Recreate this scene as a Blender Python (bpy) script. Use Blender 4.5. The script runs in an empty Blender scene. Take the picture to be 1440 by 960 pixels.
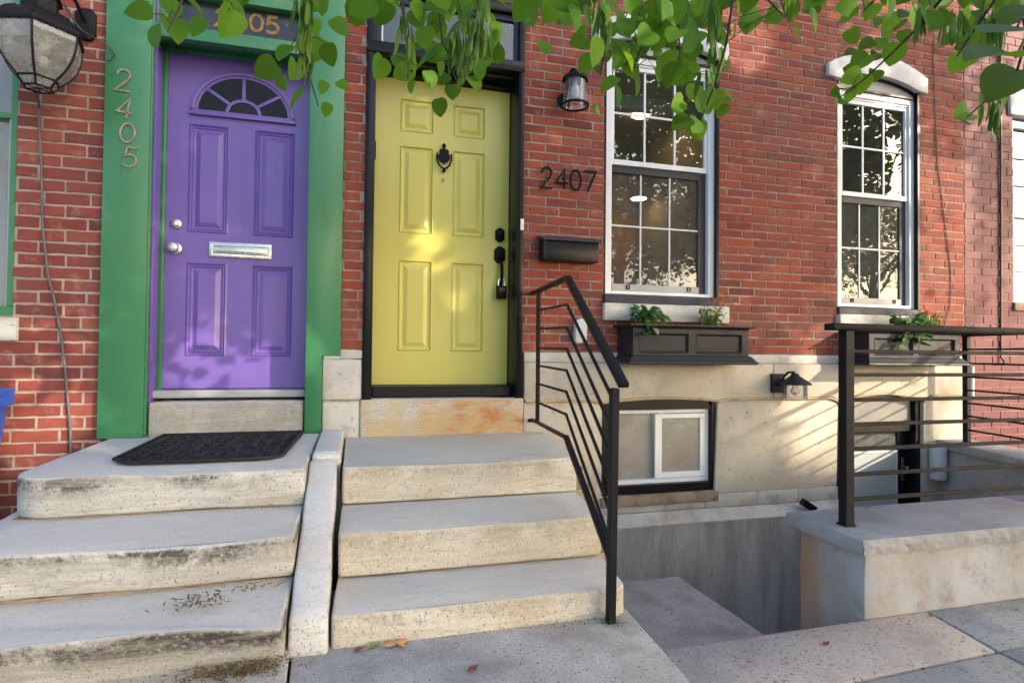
import bpy, bmesh, math, random
from mathutils import Vector, Matrix
R = math.radians
SC = bpy.context.scene
COL = SC.collection
random.seed(11)

# ------------------------------------------------------------------ mesh builder
class MB:
    def __init__(s):
        s.v = []; s.f = []; s.m = []; s.r = []; s.cm = 0; s.cr = None
    def add(s, vs, fs):
        o = len(s.v); r = random.random() if s.cr is None else s.cr
        s.v += [tuple(p) for p in vs]
        for f in fs:
            s.f.append([i + o for i in f]); s.m.append(s.cm); s.r.append(r)
        return s
    def box(s, x0, x1, y0, y1, z0, z1):
        return s.add([(x0,y0,z0),(x1,y0,z0),(x1,y1,z0),(x0,y1,z0),(x0,y0,z1),(x1,y0,z1),(x1,y1,z1),(x0,y1,z1)],
              [(0,1,5,4),(1,2,6,5),(2,3,7,6),(3,0,4,7),(4,5,6,7),(3,2,1,0)])
    def prism(s, pts, axis, a, b):
        """closed 2-D outline extruded along an axis: 'y' takes (x,z), 'x' takes (y,z), 'z' takes (x,y)"""
        n = len(pts)
        def w(p, t):
            return (p[0], t, p[1]) if axis == 'y' else ((t, p[0], p[1]) if axis == 'x' else (p[0], p[1], t))
        vs = [w(p, a) for p in pts] + [w(p, b) for p in pts]
        fs = [tuple(range(n)), tuple(range(2*n-1, n-1, -1))]
        fs += [(i, (i+1) % n, n+(i+1) % n, n+i) for i in range(n)]
        return s.add(vs, fs)
    def tube(s, pts, r, n=8, cap=True):
        P = [Vector(p) for p in pts]; k = len(P); rr = r if isinstance(r, (list, tuple)) else [r]*k
        vs = []; fs = []; up = None
        for i, p in enumerate(P):
            t = ((P[min(i+1,k-1)]-P[i]).normalized() + (P[i]-P[max(i-1,0)]).normalized())
            t = t.normalized() if t.length > 1e-9 else Vector((0,0,1))
            if up is None:
                up = t.cross(Vector((0,0,1)) if abs(t.z) < .9 else Vector((0,1,0))).normalized()
            up = (up - t*up.dot(t)).normalized(); w = t.cross(up)
            for j in range(n):
                a = 2*math.pi*(j+.5)/n
                vs.append(p + (up*math.cos(a)+w*math.sin(a))*rr[i])
        for i in range(k-1):
            for j in range(n):
                fs.append((i*n+j, i*n+(j+1) % n, (i+1)*n+(j+1) % n, (i+1)*n+j))
        if cap:
            fs.append(tuple(range(n-1,-1,-1))); fs.append(tuple((k-1)*n+j for j in range(n)))
        return s.add(vs, fs)
    def bar(s, a, b, w, h, up=(0,0,1)):
        """rectangular bar from a to b, w across, h along up"""
        a = Vector(a); b = Vector(b); t = (b-a).normalized(); u = Vector(up)
        u = (u - t*u.dot(t)).normalized(); x = t.cross(u)
        vs = [p + x*(sx*w/2) + u*(sz*h/2) for p in (a, b) for sx, sz in ((-1,-1),(1,-1),(1,1),(-1,1))]
        return s.add(vs, [(3,2,1,0),(4,5,6,7),(0,1,5,4),(1,2,6,5),(2,3,7,6),(3,0,4,7)])
    def lathe(s, prof, c, n=24, axis='z', cap=True):
        vs = []; fs = []; k = len(prof)
        for (r, h) in prof:
            for j in range(n):
                a = 2*math.pi*(j+.5)/n
                vs.append((c[0]+r*math.cos(a), c[1]+r*math.sin(a), c[2]+h) if axis == 'z' else (c[0]+r*math.cos(a), c[1]+h, c[2]+r*math.sin(a)))
        for i in range(k-1):
            for j in range(n):
                fs.append((i*n+j, i*n+(j+1) % n, (i+1)*n+(j+1) % n, (i+1)*n+j))
        if cap and prof[0][0] > 1e-5: fs.append(tuple(range(n-1,-1,-1)))
        if cap and prof[-1][0] > 1e-5: fs.append(tuple((k-1)*n+j for j in range(n)))
        return s.add(vs, fs)
    def ribbon(s, pts, w, y0, y1, closed=False):
        """flat stroke in the XZ plane, extruded from y0 to y1"""
        n = len(pts); L = []; Q = []
        for i in range(n):
            p = Vector(pts[i])
            a = Vector(pts[(i-1) % n]) if (closed or i > 0) else None
            b = Vector(pts[(i+1) % n]) if (closed or i < n-1) else None
            d1 = (p-a).normalized() if a is not None else None
            d2 = (b-p).normalized() if b is not None else None
            d1 = d1 or d2; d2 = d2 or d1
            m = d1 + d2
            m = m.normalized() if m.length > .3 else d2
            nn = Vector((-m.y, m.x)); c = max(.5, nn.dot(Vector((-d2.y, d2.x))))
            L.append(p + nn*(w/2/c)); Q.append(p - nn*(w/2/c))
        vs = []
        for l, q in zip(L, Q):
            vs += [(l.x,y0,l.y),(q.x,y0,q.y),(q.x,y1,q.y),(l.x,y1,l.y)]
        fs = []
        for i in range(n if closed else n-1):
            a = 4*i; b = 4*((i+1) % n)
            fs += [(a,a+1,b+1,b),(a+1,a+2,b+2,b+1),(a+2,a+3,b+3,b+2),(a+3,a,b,b+3)]
        if not closed: fs += [(3,2,1,0),(4*n-4,4*n-3,4*n-2,4*n-1)]
        return s.add(vs, fs)
    def ring(s, cx, cz, a0, b0, a1, b1, y0, y1, t0=0, t1=180, n=32):
        """elliptic band between (a0,b0) and (a1,b1) in the XZ plane"""
        vs = []; fs = []
        for i in range(n+1):
            t = R(t0+(t1-t0)*i/n); c = math.cos(t); q = math.sin(t)
            vs += [(cx+a0*c,y0,cz+b0*q),(cx+a1*c,y0,cz+b1*q),(cx+a1*c,y1,cz+b1*q),(cx+a0*c,y1,cz+b0*q)]
        for i in range(n):
            a = 4*i; b = a+4
            fs += [(a,b,b+1,a+1),(a+1,b+1,b+2,a+2),(a+2,b+2,b+3,a+3),(a+3,b+3,b,a)]
        fs += [(0,1,2,3),(4*n+3,4*n+2,4*n+1,4*n)]
        return s.add(vs, fs)
    def build(s, name, mats, parent=None, bevel=0, seg=2, smooth=False, hattr=False, ang=32, loc=None, sub=0, jit=0):
        base = Vector((0,0,0)); p = parent
        while p is not None:
            base = base + p.location; p = p.parent
        me = bpy.data.meshes.new(name)
        off = base + (Vector(loc) if loc else Vector((0,0,0)))
        me.from_pydata([tuple(Vector(v)-off) for v in s.v], [], s.f)
        for m in (mats if isinstance(mats, (list, tuple)) else [mats]): me.materials.append(m)
        me.polygons.foreach_set('material_index', s.m)
        at = me.attributes.new('rnd', 'FLOAT', 'FACE'); at.data.foreach_set('value', s.r)
        bm = bmesh.new(); bm.from_mesh(me)
        bmesh.ops.recalc_face_normals(bm, faces=bm.faces)
        if bevel:
            ed = [e for e in bm.edges if len(e.link_faces) == 2 and e.calc_face_angle(0) > R(ang)]
            bmesh.ops.bevel(bm, geom=ed, offset=bevel, segments=seg, profile=.5, affect='EDGES', clamp_overlap=True)
        if sub:
            lim = sub
            for _ in range(6):
                le = [e for e in bm.edges if e.calc_length() > lim]
                if not le: break
                bmesh.ops.subdivide_edges(bm, edges=le, cuts=1, use_grid_fill=True)
        bm.to_mesh(me); bm.free()
        if jit:
            from mathutils import noise
            for v in me.vertices:
                q = (v.co + off)
                d = Vector((noise.noise(q*7), noise.noise(q*7+Vector((31,7,3))), noise.noise(q*7+Vector((5,71,9)))))*jit
                d += Vector((0, noise.noise(q*2.3+Vector((9,2,4))), noise.noise(q*2.3+Vector((1,8,20)))))*jit*1.2
                v.co += d
        if hattr:
            zs = [v.co.z for v in me.vertices]; z0, z1 = min(zs), max(zs)
            ha = me.attributes.new('h', 'FLOAT', 'POINT')
            ha.data.foreach_set('value', [(z-z0)/max(1e-6, z1-z0) for z in zs])
        if smooth:
            me.polygons.foreach_set('use_smooth', [True]*len(me.polygons))
            try: me.set_sharp_from_angle(angle=R(38))
            except Exception: pass
        ob = bpy.data.objects.new(name, me); COL.objects.link(ob)
        if loc: ob.location = loc
        if parent: ob.parent = parent
        return ob

def tag(o, label=None, cat=None, group=None, kind=None):
    if label: o['label'] = label
    if cat: o['category'] = cat
    if group: o['group'] = group
    if kind: o['kind'] = kind
    return o
def thing(name, loc, label, cat, group=None):
    o = bpy.data.objects.new(name, None); COL.objects.link(o); o.location = loc
    o.empty_display_size = .1
    return tag(o, label, cat, group)
def copy_tree(o, parent=None):
    c = o.copy(); COL.objects.link(c); c.parent = parent
    for ch in list(o.children): copy_tree(ch, c)
    return c

# ------------------------------------------------------------------ materials
def nt(name):
    m = bpy.data.materials.new(name); m.use_nodes = True
    t = m.node_tree; b = t.nodes['Principled BSDF']
    return m, t, b
def N(t, typ, **kw):
    n = t.nodes.new(typ)
    for k, v in kw.items():
        if k in n.inputs: n.inputs[k].default_value = v
        else: setattr(n, k, v)
    return n
def coord(t, scale=(1,1,1)):
    c = N(t, 'ShaderNodeTexCoord'); mp = N(t, 'ShaderNodeMapping'); mp.inputs['Scale'].default_value = scale
    t.links.new(c.outputs['Object'], mp.inputs['Vector']); return mp.outputs['Vector']
def noise(t, vec, scale, detail=6, rough=.55, dist=0):
    n = N(t, 'ShaderNodeTexNoise'); n.inputs['Scale'].default_value = scale; n.inputs['Detail'].default_value = detail
    n.inputs['Roughness'].default_value = rough; n.inputs['Distortion'].default_value = dist
    t.links.new(vec, n.inputs['Vector']); return n.outputs['Fac']
def ramp(t, fac, stops, interp='LINEAR'):
    r = N(t, 'ShaderNodeValToRGB'); r.color_ramp.interpolation = interp
    e = r.color_ramp.elements
    while len(e) < len(stops): e.new(.5)
    for i, (p, c) in enumerate(stops):
        e[i].position = p; e[i].color = (c[0], c[1], c[2], 1) if not isinstance(c, (int, float)) else (c, c, c, 1)
    t.links.new(fac, r.inputs['Fac']); return r.outputs['Color']
def mix(t, fac, a, b, mode='MIX'):
    n = N(t, 'ShaderNodeMix', data_type='RGBA', blend_type=mode)
    for sock, v in ((n.inputs['Factor'], fac), (n.inputs[6], a), (n.inputs[7], b)):
        if isinstance(v, (int, float)): sock.default_value = v
        elif isinstance(v, (tuple, list)): sock.default_value = (v[0], v[1], v[2], 1)
        else: t.links.new(v, sock)
    return n.outputs[2]
def mul(t, a, b, op='MULTIPLY'):
    n = N(t, 'ShaderNodeMath', operation=op)
    for i, v in enumerate((a, b)):
        if isinstance(v, (int, float)): n.inputs[i].default_value = v
        else: t.links.new(v, n.inputs[i])
    return n.outputs[0]
def bump(t, b, h, strength=.3, dist=.004, chain=None):
    n = N(t, 'ShaderNodeBump'); n.inputs['Strength'].default_value = strength; n.inputs['Distance'].default_value = dist
    t.links.new(h, n.inputs['Height'])
    if chain is not None: t.links.new(chain, n.inputs['Normal'])
    t.links.new(n.outputs[0], b.inputs['Normal']); return n.outputs[0]
def attr(t, name):
    a = N(t, 'ShaderNodeAttribute', attribute_name=name); return a.outputs['Fac']

def surf(name, c1, c2=None, scale=4, rough=.6, bs=.25, bscale=60, bdist=.003, spots=(), spec=.5, metal=0, stretch=(1,1,1), detail=7, rvar=.1, lo=.35, hi=.65):
    """base colour between two tones by noise, optional spots [(colour, scale, from, to, amount)], fine bump"""
    m, t, b = nt(name); v = coord(t, stretch)
    c2 = c2 or tuple(x*.8 for x in c1)
    col = ramp(t, noise(t, v, scale, detail), [(lo, c1), (hi, c2)])
    for i, (sc, ss, a, z, amt) in enumerate(spots):
        off = N(t, 'ShaderNodeVectorMath', operation='ADD'); off.inputs[1].default_value = (3.1*i+1.7, 7.3*i, 2.9*i)
        t.links.new(v, off.inputs[0])
        k = ramp(t, noise(t, off.outputs[0], ss, 8, .6), [(a, 0), (z, amt)])
        col = mix(t, k, col, sc)
    t.links.new(col, b.inputs['Base Color'])
    rr = ramp(t, noise(t, v, scale*2.3, 5), [(.3, max(0, rough-rvar)), (.7, min(1, rough+rvar))])
    t.links.new(rr, b.inputs['Roughness'])
    b.inputs['Specular IOR Level'].default_value = spec; b.inputs['Metallic'].default_value = metal
    if bs:
        f = noise(t, v, bscale, 6, .6); g = noise(t, v, bscale*.18, 4)
        bump(t, b, mul(t, f, mul(t, g, 1.0), 'ADD'), bs, bdist)
    return m

def brick_mat(name, stops, dirt=(.30,.22,.19), dirt_amt=.35, rough=.82, bs=.5, chalk=(.5,.36,.32), chalk_amt=.25):
    m, t, b = nt(name); v = coord(t)
    col = ramp(t, attr(t, 'rnd'), stops)
    sm = ramp(t, noise(t, v, 22, 8, .65), [(.3, 0), (.75, .55)])
    col = mix(t, sm, col, mix(t, .5, col, (.20,.045,.03)), 'MIX')
    col = mix(t, ramp(t, noise(t, v, 2.1, 5), [(.45, 0), (.7, dirt_amt)]), col, dirt)
    ch = mul(t, ramp(t, noise(t, v, 9, 8, .7), [(.55, 0), (.72, chalk_amt)]), 1)
    col = mix(t, ch, col, chalk)
    t.links.new(col, b.inputs['Base Color']); b.inputs['Roughness'].default_value = rough
    b.inputs['Specular IOR Level'].default_value = .3
    f = noise(t, v, 140, 6, .7); g = noise(t, v, 34, 5, .6)
    bump(t, b, mul(t, f, mul(t, g, 1.4), 'ADD'), bs, .004)
    return m

def marble_mat(name, base, base2, grime=0, gscale=6, rust=0, warm=.3, gcol=(.10,.09,.075)):
    m, t, b = nt(name); v = coord(t); vs = coord(t, (.6, 2.2, 7))
    col = ramp(t, noise(t, vs, 3.2, 8, .6, .6), [(.3, base), (.5, base2), (.72, tuple(x*.8 for x in base))])
    col = mix(t, ramp(t, noise(t, v, 2.4, 6), [(.48, 0), (.75, warm)]), col, (.50,.38,.23))
    col = mix(t, ramp(t, noise(t, v, 48, 6, .7), [(.57, 0), (.70, .6)]), col, (.16,.145,.125))
    col = mix(t, ramp(t, noise(t, vs, 9, 9, .7, 1.2), [(.52, 0), (.66, .45)]), col, (.24,.235,.225))
    col = mix(t, ramp(t, noise(t, v, 110, 5, .75), [(.57, 0), (.63, .95)]), col, (.12,.11,.09))
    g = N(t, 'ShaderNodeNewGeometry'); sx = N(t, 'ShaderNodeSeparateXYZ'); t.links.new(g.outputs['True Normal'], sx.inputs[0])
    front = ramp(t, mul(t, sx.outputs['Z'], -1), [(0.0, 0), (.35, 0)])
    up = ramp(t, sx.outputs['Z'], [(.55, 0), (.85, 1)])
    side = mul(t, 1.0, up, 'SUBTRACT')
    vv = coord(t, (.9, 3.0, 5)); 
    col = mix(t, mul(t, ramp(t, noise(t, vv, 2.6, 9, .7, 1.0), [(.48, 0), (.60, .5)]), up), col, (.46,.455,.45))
    # treads mixed paler than the weathered risers; skylight on them put into the colour
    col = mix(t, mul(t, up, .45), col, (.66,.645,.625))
    if grime:
        h = attr(t, 'h')
        band = ramp(t, h, [(.0, .85), (.08, .12), (.40, .10), (.62, .55), (.86, 1), (.985, .45)])
        n = ramp(t, noise(t, v, gscale, 9, .72, .4), [(.42, 0), (.54, 1)])
        n2 = ramp(t, noise(t, v, 55, 6, .7), [(.34, .25), (.52, 1)])
        k = mul(t, mul(t, mul(t, band, n), n2), mul(t, side, grime))
        col = mix(t, k, col, gcol)
        k3 = mul(t, ramp(t, noise(t, vs, 4.5, 9, .7, .8), [(.46, 0), (.62, .75)]), mul(t, side, min(1, grime*.8)))
        col = mix(t, k3, col, (.36,.33,.27))
    if rust:
        sp = N(t, 'ShaderNodeSeparateXYZ'); t.links.new(v, sp.inputs[0])
        gx = ramp(t, mul(t, sp.outputs['X'], 1), [(.30, .05), (.62, 1)])
        n = ramp(t, noise(t, coord(t, (1,1,2.2)), 3.2, 9, .68, .3), [(.36, 0), (.60, 1)])
        col = mix(t, mul(t, mul(t, gx, n), mul(t, side, rust)), col, (.46,.165,.03))
        n = ramp(t, noise(t, v, 5, 7, .6), [(.45, 0), (.6, .6)])
        col = mix(t, mul(t, n, mul(t, side, rust)), col, (.50,.36,.14))
    t.links.new(col, b.inputs['Base Color'])
    b.inputs['Roughness'].default_value = .62; b.inputs['Specular IOR Level'].default_value = .4
    f = noise(t, v, 90, 7, .7); w = noise(t, vs, 6, 5)
    bump(t, b, mul(t, f, mul(t, w, 1.5), 'ADD'), .6, .005)
    return m

def glass_mat(name, tint=(1,1,1), k=2.0, rough=0.0, dirt=0):
    m, t, b = nt(name); t.nodes.remove(b)
    out = t.nodes['Material Output']
    tr = N(t, 'ShaderNodeBsdfTransparent'); tr.inputs['Color'].default_value = (*tint, 1)
    gl = N(t, 'ShaderNodeBsdfGlossy'); gl.inputs['Roughness'].default_value = rough
    fr = N(t, 'ShaderNodeFresnel'); fr.inputs['IOR'].default_value = 1.52
    mx = N(t, 'ShaderNodeMixShader')
    k2 = N(t, 'ShaderNodeMath', operation='MULTIPLY', use_clamp=True); k2.inputs[1].default_value = k
    t.links.new(fr.outputs[0], k2.inputs[0]); t.links.new(k2.outputs[0], mx.inputs[0])
    t.links.new(tr.outputs[0], mx.inputs[1]); t.links.new(gl.outputs[0], mx.inputs[2])
    v = coord(t); bn = N(t, 'ShaderNodeBump'); bn.inputs['Strength'].default_value = .06; bn.inputs['Distance'].default_value = .01
    t.links.new(noise(t, v, 3.5, 2), bn.inputs['Height']); t.links.new(bn.outputs[0], gl.inputs['Normal'])
    last = mx.outputs[0]
    if dirt:
        df = N(t, 'ShaderNodeBsdfDiffuse'); df.inputs['Color'].default_value = (.45,.45,.42,1)
        m2 = N(t, 'ShaderNodeMixShader')
        t.links.new(ramp(t, noise(t, v, 18, 8, .7), [(.3, dirt*.35), (.75, dirt)]), m2.inputs[0])
        t.links.new(last, m2.inputs[1]); t.links.new(df.outputs[0], m2.inputs[2]); last = m2.outputs[0]
    t.links.new(last, out.inputs['Surface'])
    return m

def leaf_mat(name, stops, trans=.4, rough=.42):
    m, t, b = nt(name); out = t.nodes['Material Output']; v = coord(t)
    col = ramp(t, attr(t, 'rnd'), stops)
    col = mix(t, ramp(t, noise(t, v, 60, 4), [(.35, 0), (.7, .35)]), col, (.05,.13,.012))
    t.links.new(col, b.inputs['Base Color']); b.inputs['Roughness'].default_value = rough; b.inputs['Specular IOR Level'].default_value = .16
    tl = N(t, 'ShaderNodeBsdfTranslucent')
    tc = mix(t, .55, col, (.30,.55,.02)); t.links.new(tc, tl.inputs['Color'])
    mx = N(t, 'ShaderNodeMixShader'); mx.inputs[0].default_value = trans
    t.links.new(b.outputs[0], mx.inputs[1]); t.links.new(tl.outputs[0], mx.inputs[2]); t.links.new(mx.outputs[0], out.inputs['Surface'])
    bump(t, b, noise(t, v, 90, 3), .15, .002)
    return m
def emit(name, c, s):
    m, t, b = nt(name); b.inputs['Base Color'].default_value = (*c, 1)
    b.inputs['Emission Color'].default_value = (*c, 1); b.inputs['Emission Strength'].default_value = s
    return m

M = {}
M['brick'] = brick_mat('red_brick', [(0,(.255,.050,.027)),(.22,(.30,.066,.034)),(.45,(.205,.038,.027)),(.7,(.33,.080,.040)),(.86,(.14,.031,.028)),(1,(.275,.058,.040))], chalk=(.42,.26,.21), chalk_amt=.5, dirt=(.16,.085,.07), dirt_amt=.55, bs=.8)
M['mortar'] = surf('lime_mortar', (.33,.275,.235), (.215,.175,.15), 5, .9, .8, 120, .005, spec=.2, spots=[((.12,.10,.085),3,.46,.66,.7),((.46,.41,.36),13,.56,.68,.6)])
M['brick_old'] = brick_mat('dark_red_brick', [(0,(.16,.04,.034)),(.3,(.25,.064,.046)),(.6,(.18,.037,.034)),(.8,(.29,.080,.055)),(1,(.11,.036,.034))], dirt=(.11,.058,.052), chalk=(.42,.27,.23), chalk_amt=.5, bs=.8, dirt_amt=.5)
M['mortar_old'] = surf('pale_mortar', (.40,.335,.285), (.29,.235,.195), 7, .9, .8, 120, .005, spec=.2, spots=[((.17,.14,.12),4,.48,.66,.6)])
M['brick_paint'] = brick_mat('burgundy_painted_brick', [(0,(.115,.026,.033)),(.5,(.14,.032,.038)),(1,(.10,.024,.031))], dirt=(.10,.030,.043), dirt_amt=.4, rough=.6, bs=.3, chalk=(.24,.10,.105), chalk_amt=.15)
M['mortar_paint'] = surf('pink_painted_mortar', (.36,.17,.16), (.29,.125,.122), 8, .75, .4, 100, .003, spec=.3)
M['yellow'] = surf('yellow_door_paint', (.535,.49,.105), (.51,.465,.098), 1.5, .34, .10, 26, .003, rvar=.06, stretch=(3,3,.5), spots=[((.44,.40,.09),1.6,.5,.75,.35),((.30,.27,.11),30,.68,.73,.5)])
M['purple'] = surf('purple_door_paint', (.150,.092,.365), (.135,.082,.33), 1.5, .33, .10, 26, .003, rvar=.06, stretch=(3,3,.5), spots=[((.12,.075,.29),1.6,.5,.75,.4),((.34,.30,.44),30,.69,.73,.5)])
M['green'] = surf('green_gloss_paint', (.044,.19,.080), (.040,.18,.075), 2, .30, .14, 22, .003, rvar=.05, stretch=(3,3,.4), spots=[((.030,.135,.056),.9,.5,.75,.4),((.20,.30,.22),26,.69,.73,.5)])
M['black'] = surf('black_gloss_paint', (.006,.006,.008), (.010,.010,.012), 3, .32, .1, 30, .002, rvar=.05, spec=.22)
M['iron'] = surf('black_iron', (.008,.008,.010), (.011,.011,.014), 8, .52, .2, 70, .002, rvar=.08, spec=.14, spots=[((.06,.03,.018),30,.66,.72,.5)])
M['bronze'] = surf('black_hardware', (.004,.004,.004), (.007,.006,.006), 10, .45, .1, 60, .001, spec=.12)
M['charcoal'] = surf('charcoal_planter_paint', (.022,.023,.028), (.018,.019,.023), 3, .5, .1, 50, .002, spec=.25)
M['slate'] = surf('slate_painted_wood', (.030,.034,.062), (.024,.027,.048), 5, .5, .15, 20, .003, spec=.25)
M['white'] = surf('white_vinyl', (.74,.76,.78), (.68,.70,.72), 3, .38, .05, 20, .002)
M['offwhite'] = surf('offwhite_vinyl', (.60,.62,.64), (.54,.56,.58), 3, .42, .05, 20, .002)
M['lintel'] = surf('white_painted_stone', (.62,.615,.625), (.53,.525,.53), 5, .7, .4, 60, .004, spots=[((.32,.31,.30),14,.56,.70,.5)])
M['sill'] = surf('marble_sill', (.58,.57,.53), (.46,.44,.40), 5, .65, .3, 50, .004, spots=[((.20,.18,.155),9,.52,.70,.6),((.14,.125,.105),34,.60,.70,.5)], stretch=(.7,1,2.5))
M['screen_frame'] = surf('grey_screen_frame', (.05,.05,.062), (.042,.042,.053), 4, .5, .05, 30, .002, spec=.25)
M['alu'] = surf('grey_aluminium', (.33,.34,.36), (.29,.30,.32), 6, .4, .05, 40, .001)
M['stucco'] = surf('cream_stucco', (.53,.48,.395), (.44,.395,.32), 2.6, .85, .5, 55, .005, spots=[((.29,.26,.22),3.5,.50,.70,.6),((.54,.40,.24),1.7,.5,.7,.35),((.17,.15,.12),26,.60,.70,.6),((.60,.56,.49),6,.55,.72,.5)])
M['stone'] = surf('pale_base_stone', (.56,.535,.49), (.46,.43,.38), 4, .75, .5, 50, .005, spots=[((.24,.21,.18),7,.52,.68,.6),((.50,.37,.24),2.5,.52,.7,.4),((.15,.13,.11),40,.60,.70,.6)])
M['bead'] = surf('ochre_bead_stone', (.47,.36,.22), (.38,.27,.16), 5, .8, .4, 60, .004, spots=[((.16,.12,.09),9,.55,.7,.6)])
M['sandstone'] = surf('rough_brown_sill', (.36,.26,.18), (.25,.18,.13), 9, .9, .8, 40, .008, spots=[((.12,.09,.07),11,.5,.65,.6)])
M['grey_conc'] = surf('grey_pit_concrete', (.42,.40,.37), (.31,.29,.265), 3.5, .88, .7, 90, .005, stretch=(1.6,1.6,.35), spots=[((.54,.52,.49),2.6,.5,.64,.65),((.19,.175,.155),3.4,.48,.64,.65),((.12,.11,.095),50,.58,.66,.7),((.30,.22,.15),1.8,.55,.68,.5)])
M['pit_tread'] = surf('pit_tread_concrete', (.50,.485,.475), (.39,.38,.37), 6, .85, .6, 160, .004, spots=[((.12,.11,.10),60,.59,.65,.9),((.25,.235,.22),6,.48,.66,.6),((.62,.60,.58),110,.57,.66,.55),((.07,.06,.05),16,.66,.69,.9)])
M['slab'] = surf('speckled_sidewalk_concrete', (.50,.485,.465), (.40,.385,.37), 5, .85, .8, 190, .005, spots=[((.075,.067,.06),100,.585,.635,.95),((.66,.64,.62),150,.57,.65,.65),((.06,.053,.048),38,.655,.68,.95),((.27,.25,.235),6,.48,.66,.65)])
M['slab_pink'] = surf('pinkish_sidewalk_concrete', (.52,.45,.395), (.43,.365,.32), 4, .85, .7, 200, .004, spots=[((.66,.60,.55),110,.55,.65,.65),((.16,.13,.11),75,.57,.64,.85),((.29,.245,.215),5,.48,.66,.55),((.09,.075,.065),20,.68,.70,.9)])
M['slab_grey'] = surf('grey_sidewalk_concrete', (.47,.44,.405), (.385,.36,.33), 4, .85, .7, 190, .004, spots=[((.12,.11,.10),70,.58,.65,.85),((.60,.57,.53),110,.57,.66,.6),((.23,.215,.195),6,.48,.66,.6),((.08,.07,.06),22,.68,.70,.9)])
M['cap'] = surf('bluestone_cap', (.37,.365,.375), (.30,.295,.305), 3, .8, .4, 90, .004, spots=[((.44,.43,.42),2,.5,.7,.4),((.16,.155,.15),22,.56,.68,.5),((.22,.215,.21),5,.48,.66,.55)])
M['cap_edge'] = surf('chipped_cap_edge', (.34,.33,.315), (.24,.235,.225), 10, .9, .8, 30, .008)
M['asphalt'] = surf('asphalt', (.05,.05,.052), (.04,.04,.042), 6, .9, .5, 120, .005)
M['soil'] = surf('dark_soil', (.035,.026,.02), (.02,.015,.012), 20, .95, .8, 60, .01)
M['rubber'] = surf('black_rubber', (.009,.009,.012), (.014,.014,.018), 30, .55, .2, 120, .002, spec=.3)
M['blue'] = surf('blue_plastic', (.025,.13,.62), (.02,.11,.55), 4, .4, .1, 60, .002)
M['galv'] = surf('brushed_nickel', (.62,.60,.56), (.55,.53,.5), 20, .3, .05, 60, .001, metal=1)
M['tan_metal'] = surf('worn_brass_digits', (.34,.28,.20), (.22,.175,.12), 30, .55, .2, 80, .001, metal=.2)
M['gold'] = surf('gold_painted_digits', (.36,.20,.035), (.27,.135,.02), 40, .6, 0, spots=[((.04,.04,.05),55,.54,.62,.9)])
M['rust'] = surf('rusty_iron', (.22,.07,.035), (.10,.035,.02), 20, .85, .6, 90, .003)
M['pvc'] = surf('white_pipe', (.62,.64,.66), (.5,.52,.55), 5, .5, .1, 40, .002)
M['wire'] = surf('black_cable', (.02,.018,.018), (.03,.028,.028), 10, .5, 0)
M['wire_grey'] = surf('weathered_grey_cable', (.12,.10,.10), (.08,.07,.07), 14, .6, 0)
M['glass'] = glass_mat('window_glass', (.88,.91,.9), 1.25, 0, .055)
M['glass_low'] = glass_mat('screened_glass', (.62,.63,.64), 1.15, .0, .16)
M['glass_dirty'] = glass_mat('dusty_glass', (.75,.78,.78), 2.2, .05, .35)
M['glass_clear'] = glass_mat('clear_lamp_glass', (.97,.97,.97), 1.8, 0, .2)
M['glass_lantern'] = glass_mat('dusty_lantern_glass', (.97,.97,.98), 2.0, .04, .6)
M['glass_frost'] = surf('frosted_pane', (.30,.295,.275), (.25,.24,.22), 3, .25, .06, 8, .003, spots=[((.26,.17,.10),2.1,.52,.68,.5)])  # orange blotches stand for a reflection, put into the pane colour
M['glass_dark'] = surf('dark_pane', (.006,.007,.008), (.013,.014,.015), 7, .10, .05, 40, .002, spots=[((.05,.055,.05),24,.6,.7,.4)], spec=.18)
M['glass_sign'] = surf('dark_transom_pane', (.022,.022,.03), (.04,.04,.05), 5, .15, .05, 40, .002, spots=[((.35,.36,.38),16,.66,.72,.6)])
M['room_warm'] = surf('warm_room_wall', (.36,.25,.135), (.30,.205,.11), 1, .8, 0)
M['room_orange'] = surf('orange_room_wall', (.55,.20,.03), (.5,.17,.02), 1, .8, 0)
M['room_hall'] = surf('brown_hall', (.16,.12,.09), (.13,.10,.07), 2, .9, 0)
M['room_dark'] = surf('dim_room', (.10,.085,.07), (.08,.07,.06), 1, .9, 0)
M['bulkhead'] = surf('pale_green_bulkhead', (.62,.70,.64), (.58,.66,.6), 1, .8, 0)
M['bulb'] = emit('lamp_disc_light', (1,.76,.46), 12)
M['blind'] = surf('white_blind', (.62,.64,.62), (.58,.6,.58), 2, .6, 0)
M['curtain'] = surf('pale_curtain', (.62,.60,.55), (.5,.48,.44), 3, .9, 0)
M['sheer'] = surf('grey_sheer_curtain', (.46,.455,.43), (.34,.335,.315), 3, .9, 0)
M['tympanum'] = surf('grey_painted_panel', (.42,.405,.39), (.37,.36,.345), 4, .7, .2, 60, .002)
M['door_grey'] = surf('grey_transom_panel', (.24,.235,.22), (.20,.195,.18), 4, .6, .1, 60, .002)
M['leaf'] = leaf_mat('redbud_leaf', [(0,(.006,.022,.004)),(.02,(.03,.095,.010)),(.3,(.05,.15,.012)),(.65,(.085,.22,.016)),(.87,(.13,.29,.022)),(1,(.19,.35,.03))], .48, .5)
M['leaf_far'] = leaf_mat('street_tree_leaf', [(0,(.06,.13,.025)),(.5,(.09,.19,.035)),(1,(.12,.24,.05))], .55)
M['pod'] = leaf_mat('seed_pod', [(0,(.07,.14,.02)),(.5,(.12,.22,.035)),(1,(.20,.31,.06))], .35, .45)
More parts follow.
